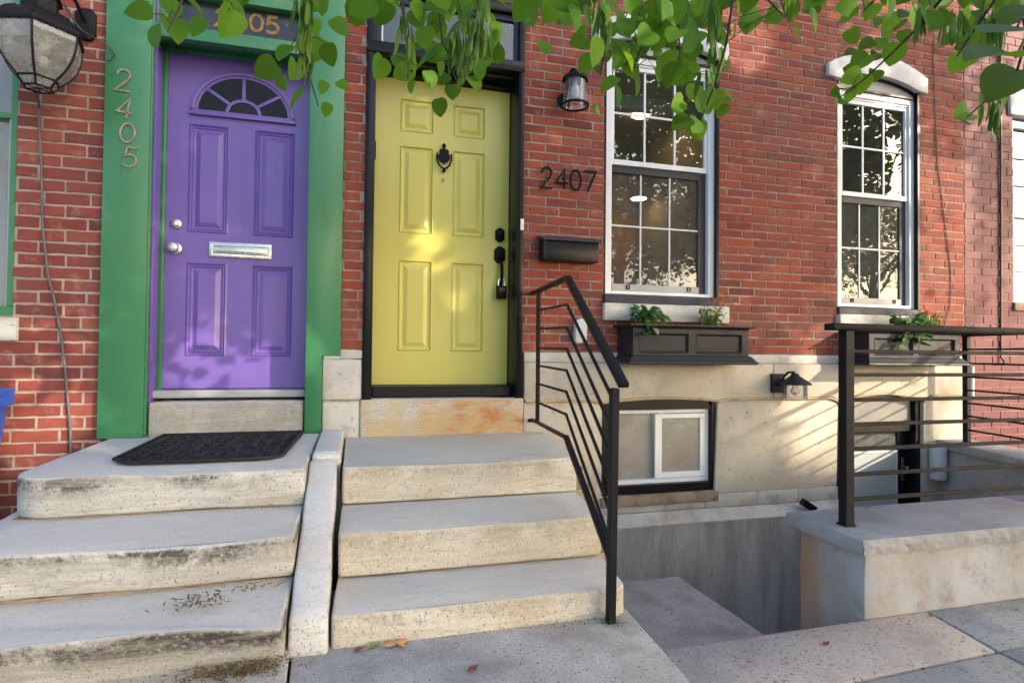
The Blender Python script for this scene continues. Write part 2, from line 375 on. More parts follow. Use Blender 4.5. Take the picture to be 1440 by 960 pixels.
M['bark'] = surf('grey_brown_bark', (.085,.06,.045), (.05,.036,.028), 12, .95, .9, 40, .01, stretch=(1,1,.3))
M['twig'] = surf('dark_twig', (.05,.035,.028), (.035,.022,.018), 20, .8, 0)
M['vine_leaf'] = leaf_mat('vine_leaf', [(0,(.025,.075,.025)),(.4,(.05,.13,.05)),(.75,(.09,.20,.07)),(1,(.30,.36,.26))], .2)
M['mari_leaf'] = leaf_mat('marigold_leaf', [(0,(.04,.10,.02)),(.5,(.08,.17,.04)),(1,(.22,.30,.13))], .25)
M['mari'] = surf('orange_petals', (.85,.27,.008), (.70,.17,.004), 60, .7, .3, 200, .002)
M['dead'] = leaf_mat('dry_litter', [(0,(.07,.04,.025)),(.5,(.16,.085,.045)),(1,(.30,.19,.10))], .1, .8)
M['leaf_orange'] = surf('fallen_orange_leaf', (.62,.33,.14), (.50,.24,.09), 40, .7, .3, 120, .002)
M['leaf_green'] = surf('fallen_green_leaf', (.30,.31,.10), (.22,.25,.08), 40, .7, .3, 120, .002)
M['leaf_red'] = surf('fallen_red_leaf', (.30,.09,.06), (.2,.06,.05), 40, .7, .3, 120, .002)
M['weed'] = leaf_mat('small_weed', [(0,(.05,.09,.02)),(1,(.16,.17,.07))], .2)
MAR = {}
MAR['y'] = marble_mat('worn_marble_cream', (.66,.62,.53), (.57,.52,.42), .6, 5, 0, .75, (.24,.19,.13))
MAR['l'] = marble_mat('worn_marble_grimy', (.62,.605,.57), (.51,.495,.46), 1.35, 3.0, 0, .25, (.06,.055,.047))
MAR['sill_rust'] = marble_mat('rust_stained_marble', (.60,.57,.50), (.51,.475,.40), 0, 5, 1.15, .4)
MAR['sill'] = marble_mat('grey_marble', (.50,.48,.44), (.39,.37,.335), .5, 7, 0, .35, (.20,.18,.15))
MAR['cheek'] = marble_mat('white_marble', (.72,.705,.68), (.60,.59,.57), .5, 5, 0, .25, (.16,.15,.13))
LEAVES=[(-0.553,-2.012,1.858,0.088,-80),(-0.516,-1.838,1.97,0.092,28),(-0.426,-1.964,1.919,0.093,60),(-0.481,-1.948,1.852,0.093,35),(-0.571,-1.801,1.893,0.093,0),(-0.622,-1.147,2.279,0.091,-30),(-0.339,-1.978,1.883,0.087,-20),(-0.376,-1.749,2.049,0.094,50),(-0.312,-1.512,1.978,0.094,-60),(-0.232,-1.744,1.929,0.091,-30),(-0.237,-1.385,2.043,0.092,-15),(-0.317,-1.017,2.144,0.083,10),(-0.23,-1.34,1.959,0.094,-55),(-0.133,-1.641,2.007,0.088,-29),(-0.092,-1.826,1.897,0.089,15),(-0.079,-1.237,2.318,0.094,40),(-0.154,-1.06,2.127,0.083,-34),(-0.069,-1.084,2.143,0.066,42),(-0.135,-1.064,2.035,0.073,-16),(-0.136,-1.56,2.21,0.094,13),(-0.182,-1.058,2.393,0.073,6),(0.006,-1.979,1.983,0.088,-50),(0.06,-1.962,1.977,0.089,-40),(0.215,-1.417,2.3,0.09,19),(0.186,-1.949,1.93,0.087,1),(0.27,-1.925,1.982,0.089,-48),(0.337,-1.759,2.101,0.093,12),(0.266,-1.578,2.189,0.09,12),(0.361,-1.252,2.447,0.091,-3),(0.4,-1.779,2.17,0.088,-8),(0.426,-1.85,2.026,0.095,30),(0.455,-1.774,2.004,0.089,60),(0.304,-1.579,2.094,0.095,42),(0.226,-1.657,2.016,0.091,-53),(0.318,-1.285,2.194,0.096,26),(0.139,-1.636,2.007,0.091,-30),(0.13,-1.783,1.895,0.089,-60),(0.25,-1.588,1.976,0.089,30),(0.222,-1.162,2.131,0.08,0),(0.343,-1.212,2.165,0.092,-33),(0.391,-1.208,2.117,0.086,0),(0.406,-1.312,2.143,0.096,-2),(0.458,-1.356,2.1,0.088,30),(0.474,-1.362,2.152,0.094,30),(0.519,-1.245,2.254,0.08,-4),(0.385,-1.21,2.332,0.08,15),(0.509,-1.243,2.3,0.086,34),(0.225,-1.329,2.226,0.087,-52),(0.296,-1.235,2.285,0.091,-5),(0.389,-1.504,2.323,0.088,-24),(0.276,-1.432,2.352,0.09,-20),(0.208,-1.328,2.401,0.087,29),(0.517,-1.373,2.356,0.095,20),(0.463,-2.041,2.016,0.095,-42),(0.633,-1.543,2.294,0.095,16),(0.547,-2.074,2.011,0.09,-26),(0.687,-1.794,2.155,0.096,-15),(0.68,-1.531,2.357,0.09,3),(0.741,-1.567,2.346,0.089,-12),(0.8,-1.461,2.352,0.088,-50),(0.574,-2.178,1.935,0.089,28),(0.64,-2.12,1.966,0.089,38),(0.725,-1.834,2.073,0.089,-50),(0.598,-2.273,1.786,0.089,-3),(0.709,-1.92,1.936,0.09,-50),(0.999,-1.374,2.216,0.066,40),(0.867,-1.756,1.974,0.094,-50),(1.053,-1.389,2.226,0.093,8),(0.779,-2.102,1.876,0.092,39),(0.899,-1.923,1.903,0.087,16),(0.925,-1.716,1.952,0.091,18),(0.912,-1.922,2.026,0.093,20),(0.829,-2.117,1.972,0.087,-26),(0.758,-2.174,1.988,0.088,37),(0.839,-1.963,2.062,0.09,-7),(1.088,-1.7,2.152,0.094,-25),(1.035,-1.794,2.227,0.089,42),(0.884,-2.177,1.986,0.09,10),(1.083,-1.906,2.191,0.09,0),(0.829,-2.267,1.871,0.088,-38),(0.986,-2.096,1.975,0.095,-34),(1.025,-1.865,1.979,0.091,-40),(0.943,-2.082,1.86,0.095,-32),(0.986,-1.98,1.956,0.091,44),(1.134,-1.832,2.05,0.089,-41),(1.096,-1.92,2.149,0.09,-45),(1.12,-1.948,2.139,0.089,-45),(1.04,-2.079,2.103,0.092,-29),(1.425,-1.494,2.466,0.093,33),(1.26,-1.816,2.018,0.091,-13),(1.097,-2.022,1.838,0.09,-2),(1.392,-1.478,2.128,0.086,-21),(1.117,-1.806,1.909,0.089,-60),(1.427,-1.619,2.045,0.088,41),(1.496,-1.505,2.052,0.08,-4),(1.187,-1.968,1.999,0.089,31),(1.463,-1.501,2.282,0.086,-27),(1.149,-1.786,1.853,0.091,-60),(1.294,-1.667,1.881,0.091,0),(1.214,-1.84,1.909,0.095,40),(1.092,-2.194,2.036,0.087,32),(1.345,-1.911,2.219,0.093,-51),(1.371,-1.878,2.195,0.095,-40),(1.476,-1.866,2.256,0.091,-40),(1.55,-1.851,2.316,0.087,3),(1.717,-1.676,2.363,0.095,-15),(1.823,-1.6,2.381,0.086,27),(1.589,-1.946,2.213,0.089,42),(1.795,-1.719,2.435,0.088,-44),(1.556,-1.528,2.397,0.073,-2),(1.521,-1.519,2.405,0.08,39),(1.516,-1.516,2.338,0.086,9),(1.529,-1.518,2.252,0.08,-9),(1.519,-1.512,2.099,0.086,-51),(1.511,-1.509,2.053,0.066,-31),(1.792,-1.594,2.488,0.086,9),(1.59,-2.099,2.182,0.088,-70),(2.029,-1.657,2.466,0.08,-30),(1.854,-1.932,2.291,0.093,-30),(1.717,-2.136,2.184,0.088,14),(2.049,-1.807,2.361,0.088,-75),(1.851,-2.087,2.205,0.092,-70),(2.199,-1.702,2.397,0.086,3),(2.237,-1.713,2.425,0.08,-32),(2.108,-1.676,2.338,0.086,-65),(2.167,-1.692,2.345,0.073,-24),(2.009,-1.745,2.219,0.096,-50),(2.076,-1.838,2.218,0.093,0),(2.15,-1.687,2.292,0.08,-50),(1.658,-2.04,1.974,0.091,-75),(2.096,-1.67,2.175,0.086,-20),(2.151,-1.685,2.213,0.08,-30),(2.046,-1.655,2.12,0.093,-30),(1.975,-1.636,2.131,0.073,-70),(2.008,-1.644,2.095,0.06,-52),(2.267,-1.72,2.376,0.073,0),(1.518,-2.438,1.93,0.089,-12),(1.854,-2.124,2.167,0.095,11),(1.672,-2.348,1.997,0.087,-32),(1.862,-2.24,2.044,0.09,-60),(2.204,-2.016,2.257,0.093,-12),(1.971,-2.181,2.154,0.094,-35),(2.068,-2.097,2.047,0.094,-30),(2.55,-1.795,2.303,0.08,-4),(2.267,-1.968,2.209,0.096,-70),(2.433,-1.896,2.397,0.094,-23),(1.744,-2.424,2.016,0.089,-31),(2.255,-2.116,2.226,0.09,21),(2.136,-2.068,1.892,0.096,-65),(2.096,-2.152,1.841,0.091,0),(2.597,-1.804,2.119,0.086,-36),(2.519,-1.781,2.014,0.066,-70),(2.686,-1.828,2.117,0.086,11),(0.637,-3.234,1.337,0.088,-72),(0.568,-3.277,1.28,0.09,-70),(0.645,-3.231,1.285,0.089,-55),(0.994,-3.014,1.544,0.096,-60),(0.121,-1.879,2.107,0.087,-40),(-0.001,-1.577,2.225,0.09,-48),(-0.01,-1.16,2.472,0.095,34),(0.236,-1.257,2.516,0.096,18),(0.214,-1.439,2.306,0.09,38),(0.072,-1.879,2.052,0.095,-36),(0.219,-2.091,1.974,0.087,19),(-0.015,-1.514,2.222,0.09,11),(0.039,-1.556,2.293,0.09,-17),(0.367,-1.911,2.128,0.087,-38),(0.293,-1.8,2.162,0.09,-27),(-0.007,-1.503,2.324,0.088,40),(0.338,-1.667,2.242,0.089,41),(0.305,-1.513,2.324,0.094,-19),(1.172,-1.784,2.255,0.091,27),(0.847,-2.129,2.03,0.091,-50),(0.923,-2.131,2.072,0.095,-17),(0.668,-2.033,2.07,0.09,-35),(0.864,-1.604,2.341,0.087,34),(1.015,-1.92,2.143,0.094,-13),(0.99,-2.143,2.073,0.087,21),(0.946,-1.969,2.13,0.087,-51),(1.078,-1.977,2.095,0.089,37),(0.976,-1.983,2.201,0.095,19),(0.876,-2.142,1.967,0.089,-21),(0.784,-1.961,2.135,0.093,40),(0.804,-1.552,2.366,0.093,-28),(0.659,-2.054,2.103,0.089,-23),(0.795,-1.737,2.291,0.094,-54),(1.143,-1.902,2.277,0.093,36),(0.88,-2.083,1.865,0.087,39),(1.194,-1.797,2.17,0.091,-31),(0.853,-1.983,1.908,0.096,40),(0.929,-1.619,2.247,0.089,-16),(0.868,-1.837,2.058,0.091,-12),(0.905,-1.787,2.188,0.089,37),(0.84,-2.017,1.948,0.094,25),(1.073,-1.856,2.073,0.094,27),(0.929,-2.088,2.016,0.09,5),(1.004,-2.038,1.905,0.09,-23),(1.076,-1.577,2.241,0.088,23),(1.277,-1.453,2.418,0.093,-35),(0.898,-1.748,2.176,0.087,-30),(0.942,-1.473,2.368,0.092,-51),(2.347,-1.762,2.543,0.096,-22),(2.555,-1.945,2.441,0.096,33),(1.925,-2.163,2.233,0.088,-28),(1.585,-2.388,1.998,0.091,-45),(2.32,-1.945,2.415,0.091,15),(2.013,-2.034,2.326,0.091,-31),(2.593,-1.901,2.527,0.093,7),(2.554,-1.975,2.433,0.095,19),(1.916,-2.272,2.196,0.088,11),(1.981,-2.363,2.077,0.09,29),(2.146,-1.993,2.37,0.09,1),(1.845,-2.394,2.065,0.089,18),(0.488,-2.038,2.086,0.089,-30),(0.636,-1.958,2.118,0.095,-39),(0.706,-1.668,2.31,0.09,2),(0.747,-1.331,2.553,0.096,-15),(0.533,-1.671,2.315,0.089,-4),(0.647,-1.761,2.228,0.093,25),(0.554,-2.158,1.978,0.088,44),(0.644,-1.542,2.418,0.094,-7),(1.348,-1.91,2.32,0.095,29),(1.557,-1.988,2.269,0.09,-50),(1.706,-1.705,2.466,0.089,-43),(1.374,-2.09,2.172,0.092,42),(1.707,-1.753,2.46,0.09,38),(1.384,-2.131,2.183,0.091,31),(1.705,-1.861,2.4,0.094,-29),(1.735,-1.817,2.409,0.088,39),(-0.488,-1.938,1.989,0.093,4),(-0.349,-1.976,1.991,0.09,-33),(-0.364,-1.714,2.116,0.089,-40),(-0.556,-1.304,2.372,0.092,-29),(-0.343,-1.836,2.047,0.089,10),(-0.317,-2.014,1.956,0.09,-53),(-0.102,-1.503,2.324,0.089,12),(-0.184,-1.727,2.169,0.089,-23),(-0.233,-1.276,2.423,0.092,24),(-0.078,-1.687,2.204,0.088,-48),(-0.145,-1.548,2.236,0.092,-15),(1.83,-2.144,2.243,0.088,8),(1.889,-1.961,2.397,0.093,-38),(1.513,-2.197,2.184,0.089,-14),(1.653,-2.056,2.267,0.096,-24),(1.823,-2.032,2.321,0.092,-23),(2.106,-1.778,2.492,0.091,-19),(2.081,-1.802,2.513,0.096,31),(1.79,-2.133,2.243,0.089,-18),(2.427,-1.93,2.277,0.089,17),(2.507,-1.844,2.384,0.095,-54),(2.485,-1.876,2.369,0.094,-12),(2.321,-1.954,2.245,0.095,-14),(2.615,-1.819,2.36,0.088,-8),(0.786,-2.175,2.076,0.092,-53),(-0.406,-1.536,2.392,0.095,9),(-0.686,-1.208,2.542,0.093,-46),(1.055,-2.287,2.076,0.091,-17),(-0.304,-1.825,2.131,0.089,-40),(-0.324,-1.881,2.069,0.095,-2),(-0.139,-1.656,2.233,0.091,-44),(0.62,-2.055,2.115,0.096,25),(-0.296,-1.767,2.211,0.088,-35),(0.246,-1.603,2.463,0.096,39),(1.274,-2.231,2.259,0.087,-6),(0.548,-1.815,2.405,0.09,37),(1.282,-1.732,2.52,0.093,35),(1.772,-2.575,2.022,0.088,27),(-0.557,-1.302,2.5,0.089,23),(1.825,-1.892,2.561,0.095,-14),(0.407,-2.124,2.044,0.089,27),(-0.017,-2.027,2.127,0.091,-33),(1.055,-1.747,2.435,0.09,-3),(-0.619,-1.594,2.225,0.089,-42),(-0.568,-1.626,2.177,0.095,17),(1.424,-2.357,2.192,0.092,-50),(-0.572,-1.667,2.162,0.087,20),(0.184,-2.131,2.044,0.088,28),(0.007,-1.777,2.307,0.092,4),(-0.09,-1.521,2.468,0.09,7),(-0.692,-1.424,2.4,0.092,-12),(0.131,-1.612,2.341,0.093,-12),(0.735,-1.867,2.381,0.091,-10),(-0.901,-1.094,2.577,0.093,-52),(1.527,-1.996,2.386,0.089,-6),(0.749,-1.591,2.436,0.094,21),(1.599,-2.256,2.246,0.089,-9),(1.625,-2.285,2.238,0.088,-7),(1.326,-2.023,2.262,0.091,-42),(1.601,-2.297,2.18,0.091,-45),(0.472,-1.635,2.459,0.087,-3),(-0.356,-1.895,2.162,0.088,8),(-0.035,-1.361,2.579,0.094,18),(1.545,-2.372,2.099,0.087,-3),(0.053,-1.653,2.383,0.09,-4),(0.568,-1.953,2.292,0.088,40),(-0.004,-1.959,2.067,0.096,30),(0.742,-2.188,2.153,0.094,18),(0.169,-1.284,2.635,0.096,-35),(0.362,-1.778,2.322,0.096,-5),(-0.224,-1.37,2.475,0.088,36),(-0.004,-1.609,2.427,0.095,23),(-0.706,-1.462,2.4,0.09,-48),(-0.092,-1.824,2.189,0.088,20),(1.312,-2.297,2.134,0.089,34),(1.88,-2.22,2.33,0.088,26),(2.066,-2.393,2.285,0.095,-4),(0.98,-2.277,2.165,0.089,-34),(1.691,-2.402,2.14,0.09,-4),(1.563,-2.265,2.275,0.089,-51),(0.671,-2.059,2.143,0.095,-38),(1.523,-2.347,2.151,0.095,12),(1.417,-1.884,2.415,0.094,-38),(-0.736,-1.461,2.378,0.092,-43)]
TWIGS=[[(1.798,-2.623,2.037),(1.501,-2.44,2.131),(1.071,-2.221,2.165),(0.729,-2.078,2.227),(0.274,-1.954,2.19),(-0.157,-1.889,2.152),(-0.476,-2.007,1.994)],
[(-0.418,-1.972,2.038),(-0.442,-1.995,1.952),(-0.453,-2.011,1.88),(-0.482,-2.002,1.819)],
[(-0.381,-1.981,2.032),(-0.347,-1.989,1.953),(-0.339,-1.99,1.905)],
[(-0.161,-1.888,2.152),(-0.167,-1.884,2.047),(-0.159,-1.863,1.933),(-0.144,-1.834,1.821),(-0.121,-1.788,1.756)],
[(0.025,-1.887,2.187),(0.058,-1.894,2.059)],
[(0.139,-1.918,2.189),(0.122,-1.911,2.06),(0.137,-1.882,1.947),(0.15,-1.811,1.871)],
[(0.274,-1.954,2.19),(0.224,-1.939,2.082),(0.247,-1.891,1.959),(0.317,-1.856,1.873)],
[(0.377,-1.982,2.191),(0.342,-1.97,2.062),(0.354,-1.92,1.96),(0.303,-1.801,1.877)],
[(0.481,-2.011,2.203),(0.493,-2.011,2.074)],
[(0.584,-2.039,2.211),(0.607,-2.042,2.054)],
[(0.74,-2.081,2.221),(0.711,-2.07,2.066),(0.737,-2.024,1.964),(0.744,-1.972,1.9)],
[(0.812,-2.101,2.217),(0.804,-2.095,2.067),(0.841,-2.072,1.954),(0.854,-1.95,1.902)],
[(1.081,-2.224,2.165),(1.053,-2.214,2.029),(1.069,-2.165,1.941),(1.095,-2.066,1.858),(1.11,-1.965,1.784)],
[(0.91,-2.178,2.175),(0.929,-2.129,2.047),(0.958,-2.082,1.9)],
[(1.112,-2.232,2.165),(1.177,-2.197,2.082),(1.358,-2.09,2.094)],
[(1.232,-2.265,2.171),(1.349,-2.192,2.103)],
[(1.62,-2.575,2.053),(1.608,-2.416,2.031),(1.624,-2.316,1.99),(1.641,-2.216,1.966),(1.639,-2.111,1.929),(1.679,-1.967,1.932)],
[(1.406,-2.415,2.12),(1.509,-2.286,2.085),(1.51,-2.234,2.071)],
[(1.656,-2.584,2.035),(1.692,-2.489,1.986),(1.729,-2.395,1.942),(1.741,-2.346,1.905)],
[(1.801,-2.619,1.816),(1.882,-2.434,1.829),(1.897,-2.334,1.811),(1.925,-2.238,1.785)],
[(0.748,-3.258,1.371),(0.707,-3.226,1.363),(0.697,-3.213,1.357)],
[(0.686,-3.292,1.313),(0.657,-3.264,1.317),(0.648,-3.251,1.314)],
[(0.749,-3.258,1.319),(0.723,-3.23,1.322),(0.72,-3.208,1.32)]]
PODS=[(-0.163,-1.865,1.946),(-0.157,-1.866,1.966),(-0.154,-1.895,2.06),(-0.149,-1.933,1.969),(-0.139,-1.923,1.835),(-0.149,-1.94,1.878),(-0.17,-1.868,1.917),(-0.166,-1.855,2.046),(-0.148,-1.927,1.927),(-0.187,-1.936,2.053),(-0.157,-1.904,1.931),(-0.157,-1.933,1.85),(-0.166,-1.954,1.894),(-0.175,-1.916,1.983),(-0.165,-1.896,2.028),(-0.163,-1.908,2.026),(-0.152,-1.936,2.028),(-0.185,-1.886,2.049),(-0.136,-1.92,1.865),(-0.185,-1.885,2.022),(-0.163,-1.889,1.951),(-0.146,-1.885,1.985),(-0.148,-1.957,1.99),(-0.158,-1.933,1.935),(-0.157,-1.958,2.031),(-0.138,-1.948,1.926),(0.133,-1.912,1.996),(0.141,-1.949,1.93),(0.123,-1.958,1.957),(0.148,-1.892,1.933),(0.138,-1.888,2.031),(0.139,-1.919,1.964),(0.118,-1.937,1.977),(0.125,-1.884,2.028),(0.147,-1.893,1.954),(0.338,-1.976,2.024),(0.338,-1.993,1.947),(0.361,-2.004,1.963),(0.31,-1.985,1.935),(0.36,-1.927,2.059),(0.339,-1.927,1.988),(0.33,-1.922,2.044),(0.355,-1.954,1.991),(0.349,-1.933,1.955),(0.36,-1.98,1.969),(0.341,-1.989,1.958),(0.334,-2.013,2.008),(0.313,-2.011,1.918),(0.356,-1.991,2.039),(0.299,-2.008,2.015),(0.353,-1.95,1.984),(0.292,-1.893,1.96),(0.325,-1.877,1.998),(0.298,-1.864,1.965),(0.322,-1.954,1.921),(0.279,-1.952,1.962),(0.326,-1.897,1.955),(0.311,-1.932,1.937),(0.29,-1.875,2.012),(0.295,-1.913,1.985),(0.288,-1.927,1.989),(0.3,-1.925,1.946),(0.318,-1.871,1.96),(0.286,-1.911,1.957),(0.315,-1.927,1.966),(0.701,-2.097,1.98),(0.716,-2.035,1.995),(0.678,-2.093,2.046),(0.705,-2.121,1.96),(0.722,-2.04,2.042),(0.698,-2.083,2.054),(0.726,-2.025,2.006),(0.706,-2.047,2.063),(0.704,-2.053,2.031),(0.72,-2.052,2.09),(0.711,-2.084,1.978),(0.721,-2.03,2.06),(0.835,-2.155,2.053),(0.868,-2.07,2.104),(0.871,-2.072,2.086),(0.853,-2.106,2.078),(0.868,-2.097,2.058),(0.992,-2.213,2.014),(1.034,-2.161,1.997),(1.034,-2.16,2.072),(1.003,-2.183,2.009),(0.988,-2.207,1.961),(1.045,-2.155,2.062),(0.994,-2.204,2.04),(0.998,-2.214,2.017),(1.038,-2.139,2.067),(1.068,-2.06,1.911),(1.084,-2.064,1.984),(1.047,-2.113,1.876),(1.033,-2.147,1.923),(1.023,-2.152,1.918),(1.713,-2.475,1.953),(1.683,-2.49,1.934),(1.665,-2.491,1.952),(1.703,-2.498,1.919),(1.688,-2.495,1.928),(1.723,-2.46,1.974),(1.735,-2.465,1.94),(1.688,-2.492,1.923),(1.805,-2.404,1.76),(1.881,-2.358,1.782),(1.831,-2.375,1.755),(1.841,-2.38,1.765),(1.832,-2.402,1.741),(1.849,-2.384,1.752),(1.815,-2.413,1.746),(1.606,-2.334,2.039),(1.558,-2.392,1.982),(1.61,-2.342,2.034),(1.622,-2.333,2.044),(1.628,-2.322,2.051),(1.686,-2.396,2),(1.736,-2.347,2.011),(1.656,-2.4,1.986),(1.67,-2.388,1.993),(1.685,-2.4,1.988)]
# ------------------------------------------------------------------ brickwork
def brick_wall(name, x0, x1, z0, z1, px, pz, j, openings, mats, parent, seed, y=0.0, jit=.0018):
    rg = random.Random(seed); mb = MB()
    rows = int((z1-z0)/pz + .999)
    for i in range(rows):
        za = z0+i*pz; zb = za+pz; zm = (za+zb)/2
        iv = [(x0, x1)]
        for (a, b, c, d) in openings:
            if c < zm < d:
                iv = [q for (u, w) in iv for q in ((u, min(w, a)), (max(u, b), w)) if q[1]-q[0] > .012]
        mb.cm = 1; mb.cr = .5
        for (u, w) in iv:
            e0 = 0.004 if u != x0 else 0; e1 = .004 if w != x1 else 0
            mb.box(u+e0, w-e1, y+.003+rg.uniform(0, .0015), y+.1, za, zb)
        mb.cm = 0
        off = x0 - px + (i % 2)*px/2 + rg.uniform(-.012, .012)
        while off < x1:
            L = px*(1+rg.uniform(-.02, .02))
            for (u, w) in iv:
                a = max(off+j/2, u); b = min(off+L-j/2, w)
                if b-a < .022: continue
                mb.cr = rg.random()
                dz0 = rg.uniform(-jit, jit); dz1 = rg.uniform(-jit, jit); yy = y+rg.uniform(-.0016, .0016)
                zl = za+j/2; zh = zb-j/2; n = 5
                ringo = []
                for k in range(n+1): ringo.append((a+(b-a)*k/n, zl+dz0+rg.uniform(-jit, jit)))
                ringo.append((b+rg.uniform(-jit, jit), (zl+zh)/2))
                for k in range(n+1): ringo.append((b-(b-a)*k/n, zh+dz1+rg.uniform(-jit, jit)))
                ringo.append((a+rg.uniform(-jit, jit), (zl+zh)/2))
                m = len(ringo); cx = (a+b)/2; cz = (zl+zh)/2; c = .0022
                inn = [(px_+math.copysign(min(c, abs(px_-cx)*.5), cx-px_), pz_+math.copysign(c, cz-pz_) if abs(pz_-cz) > .004 else pz_) for px_, pz_ in ringo]
                vs = [(p[0], yy, p[1]) for p in inn]+[(p[0], yy+.0025, p[1]) for p in ringo]+[(p[0], y+.098, p[1]) for p in ringo]
                fs = [tuple(range(m))]
                for r0, r1 in ((0, m), (m, 2*m)):
                    fs += [(r0+k, r1+k, r1+(k+1) % m, r0+(k+1) % m) for k in range(m)]
                mb.add(vs, fs)
            off += L
    mb.cr = None
    return mb.build(name, mats, parent)

def panel_slab(mb, x0, x1, z0, z1, y, depth, panels, prof):
    xs = sorted(set([x0, x1]+[p[0] for p in panels]+[p[1] for p in panels]))
    zs = sorted(set([z0, z1]+[p[2] for p in panels]+[p[3] for p in panels]))
    for i in range(len(xs)-1):
        for k in range(len(zs)-1):
            a, b, c, d = xs[i], xs[i+1], zs[k], zs[k+1]
            if any(p[0] <= a+1e-6 and b-1e-6 <= p[1] and p[2] <= c+1e-6 and d-1e-6 <= p[3] for p in panels): continue
            mb.add([(a,y,c),(b,y,c),(b,y,d),(a,y,d)], [(0,1,2,3)])
    for (a, b, c, d) in panels:
        prev = None
        for (ins, dy) in prof:
            o = len(mb.v)
            mb.v += [(a+ins,y+dy,c+ins),(b-ins,y+dy,c+ins),(b-ins,y+dy,d-ins),(a+ins,y+dy,d-ins)]
            if prev is not None:
                for q in range(4):
                    mb.f.append([prev+q, prev+(q+1) % 4, o+(q+1) % 4, o+q]); mb.m.append(mb.cm); mb.r.append(.5)
            prev = o
        mb.f.append([prev, prev+1, prev+2, prev+3]); mb.m.append(mb.cm); mb.r.append(.5)
    yb = y+depth
    mb.add([(x0,y,z0),(x1,y,z0),(x1,y,z1),(x0,y,z1),(x0,yb,z0),(x1,yb,z0),(x1,yb,z1),(x0,yb,z1)],
           [(0,4,5,1),(1,5,6,2),(2,6,7,3),(3,7,4,0),(4,7,6,5)])
    return mb

DIG = {
 '2': [[(.04,.74),(.09,.90),(.20,.98),(.32,1),(.46,.96),(.55,.86),(.57,.74),(.52,.60),(.38,.42),(.2,.22),(.02,0),(.62,0)]],
 '4': [[(.46,0),(.46,1),(.0,.30),(.66,.30)]],
 '0': [[(.3+.29*math.sin(2*math.pi*k/22), .5+.5*math.cos(2*math.pi*k/22)) for k in range(23)]],
 '5': [[(.56,1),(.14,1),(.07,.54),(.2,.62),(.34,.63),(.48,.56),(.57,.43),(.57,.26),(.48,.09),(.32,0),(.16,.01),(.02,.1)]],
 '7': [[(.0,1),(.64,1),(.18,0)]]}
def digit(mb, ch, x, z, w, h, sw, y0, y1, tilt=0):
    for st in DIG[ch]:
        pts = []
        for (a, b) in st:
            u = a/.62*w; q = b*h; t = R(tilt)
            pts.append((x+u*math.cos(t)-q*math.sin(t), z+u*math.sin(t)+q*math.cos(t)))
        mb.ribbon(pts, sw, y0, y1)

def arch(x0, x1, zs, za, n=14):
    """points along a segmental arch from x1 to x0 (springing zs, crown za)"""
    h = za-zs; w = (x1-x0)/2; r = (w*w+h*h)/(2*h); cx = (x0+x1)/2; cz = za-r; a = math.asin(w/r)
    return [(cx+r*math.sin(a-2*a*k/n), cz+r*math.cos(a-2*a*k/n)) for k in range(n+1)]

# ================================================================== SETTING
g = MB(); g.box(-60, 60, -90, -2.3, -.30, -.13); tag(g.build('ground', M['asphalt']), kind='structure')
s = MB(); s.box(-60, 60, -13, -5.25, -.128, -.11); tag(s.build('road', M['asphalt']), kind='structure')
def slab_piece(pts, mat, name='sidewalk', z=.03, bev=.006):
    mb = MB(); mb.prism(pts, 'z', -.125, z)
    return tag(mb.build(name, mat, bevel=bev, seg=2, smooth=True, sub=.5), kind='structure')
# speckled slabs at the foot of both stoops
slab_piece([(-.205,-1.2),(-.12,-2.9),(.925,-2.9),(1.012,-1.60),(1.0,-1.2)], M['slab'])
slab_piece([(-3.6,-.02),(-3.6,-2.9),(-.13,-2.9),(-.213,-1.2),(-.20,-.02)], M['slab'], z=.048)
slab_piece([(-3.6,-2.91),(-3.6,-4.9),(.93,-4.9),(.925,-2.91)], M['slab_grey'])
slab_piece([(.985,-1.95),(.962,-2.275),(2.06,-2.222),(2.118,-1.935),(1.84,-1.935)], M['slab_pink'])
slab_piece([(2.128,-1.935),(2.072,-2.222),(6.5,-2.18),(6.5,-1.935)], M['slab_grey'])
slab_piece([(.958,-2.287),(.935,-3.1),(2.0,-3.1),(2.058,-2.234)], M['slab_grey'])
slab_piece([(2.07,-2.234),(2.01,-3.1),(6.5,-3.1),(6.5,-2.192)], M['slab_grey'], z=.032)
slab_piece([(.937,-3.11),(.937,-4.9),(6.5,-4.9),(6.5,-3.11)], M['slab_grey'])
k = MB(); k.box(-40, 40, -5.25, -4.91, -.125, .03); tag(k.build('curb', M['slab_grey'], bevel=.015, smooth=True), kind='structure')
k = MB(); k.box(-40, -3.61, -4.9, 0, -.125, .028).box(6.51, 40, -4.9, 0, -.125, .028); tag(k.build('sidewalk', M['slab_grey']), kind='structure')
k = MB(); k.box(-60, 60, -17, -13.01, -.125, .02); tag(k.build('sidewalk', M['slab_grey'], bevel=.01), kind='structure')
# bottom of the areaway
k = MB(); k.box(.9, 4.9, -1.95, .35, -1.15, -1.0); tag(k.build('areaway_floor', M['pit_tread']), kind='structure')
k = MB(); k.box(.9, 2.165, -1.9, -.103, -1.0, -.52).box(2.165, 2.46, -1.62, -.103, -1.0, -.72)
tag(k.build('areaway_steps', M['pit_tread'], bevel=.012, smooth=True), kind='structure')
k = MB(); k.prism([(.86,-1.15),(.86,-1.95),(.978,-1.95),(1.004,-1.62),(1.004,-.101),(.95,-.101)], 'z', -1.0, -.13)
k.box(1.01, 1.83, -2.1, -1.955, -1.0, -.13)
tag(k.build('areaway_side', M['grey_conc']), kind='structure')

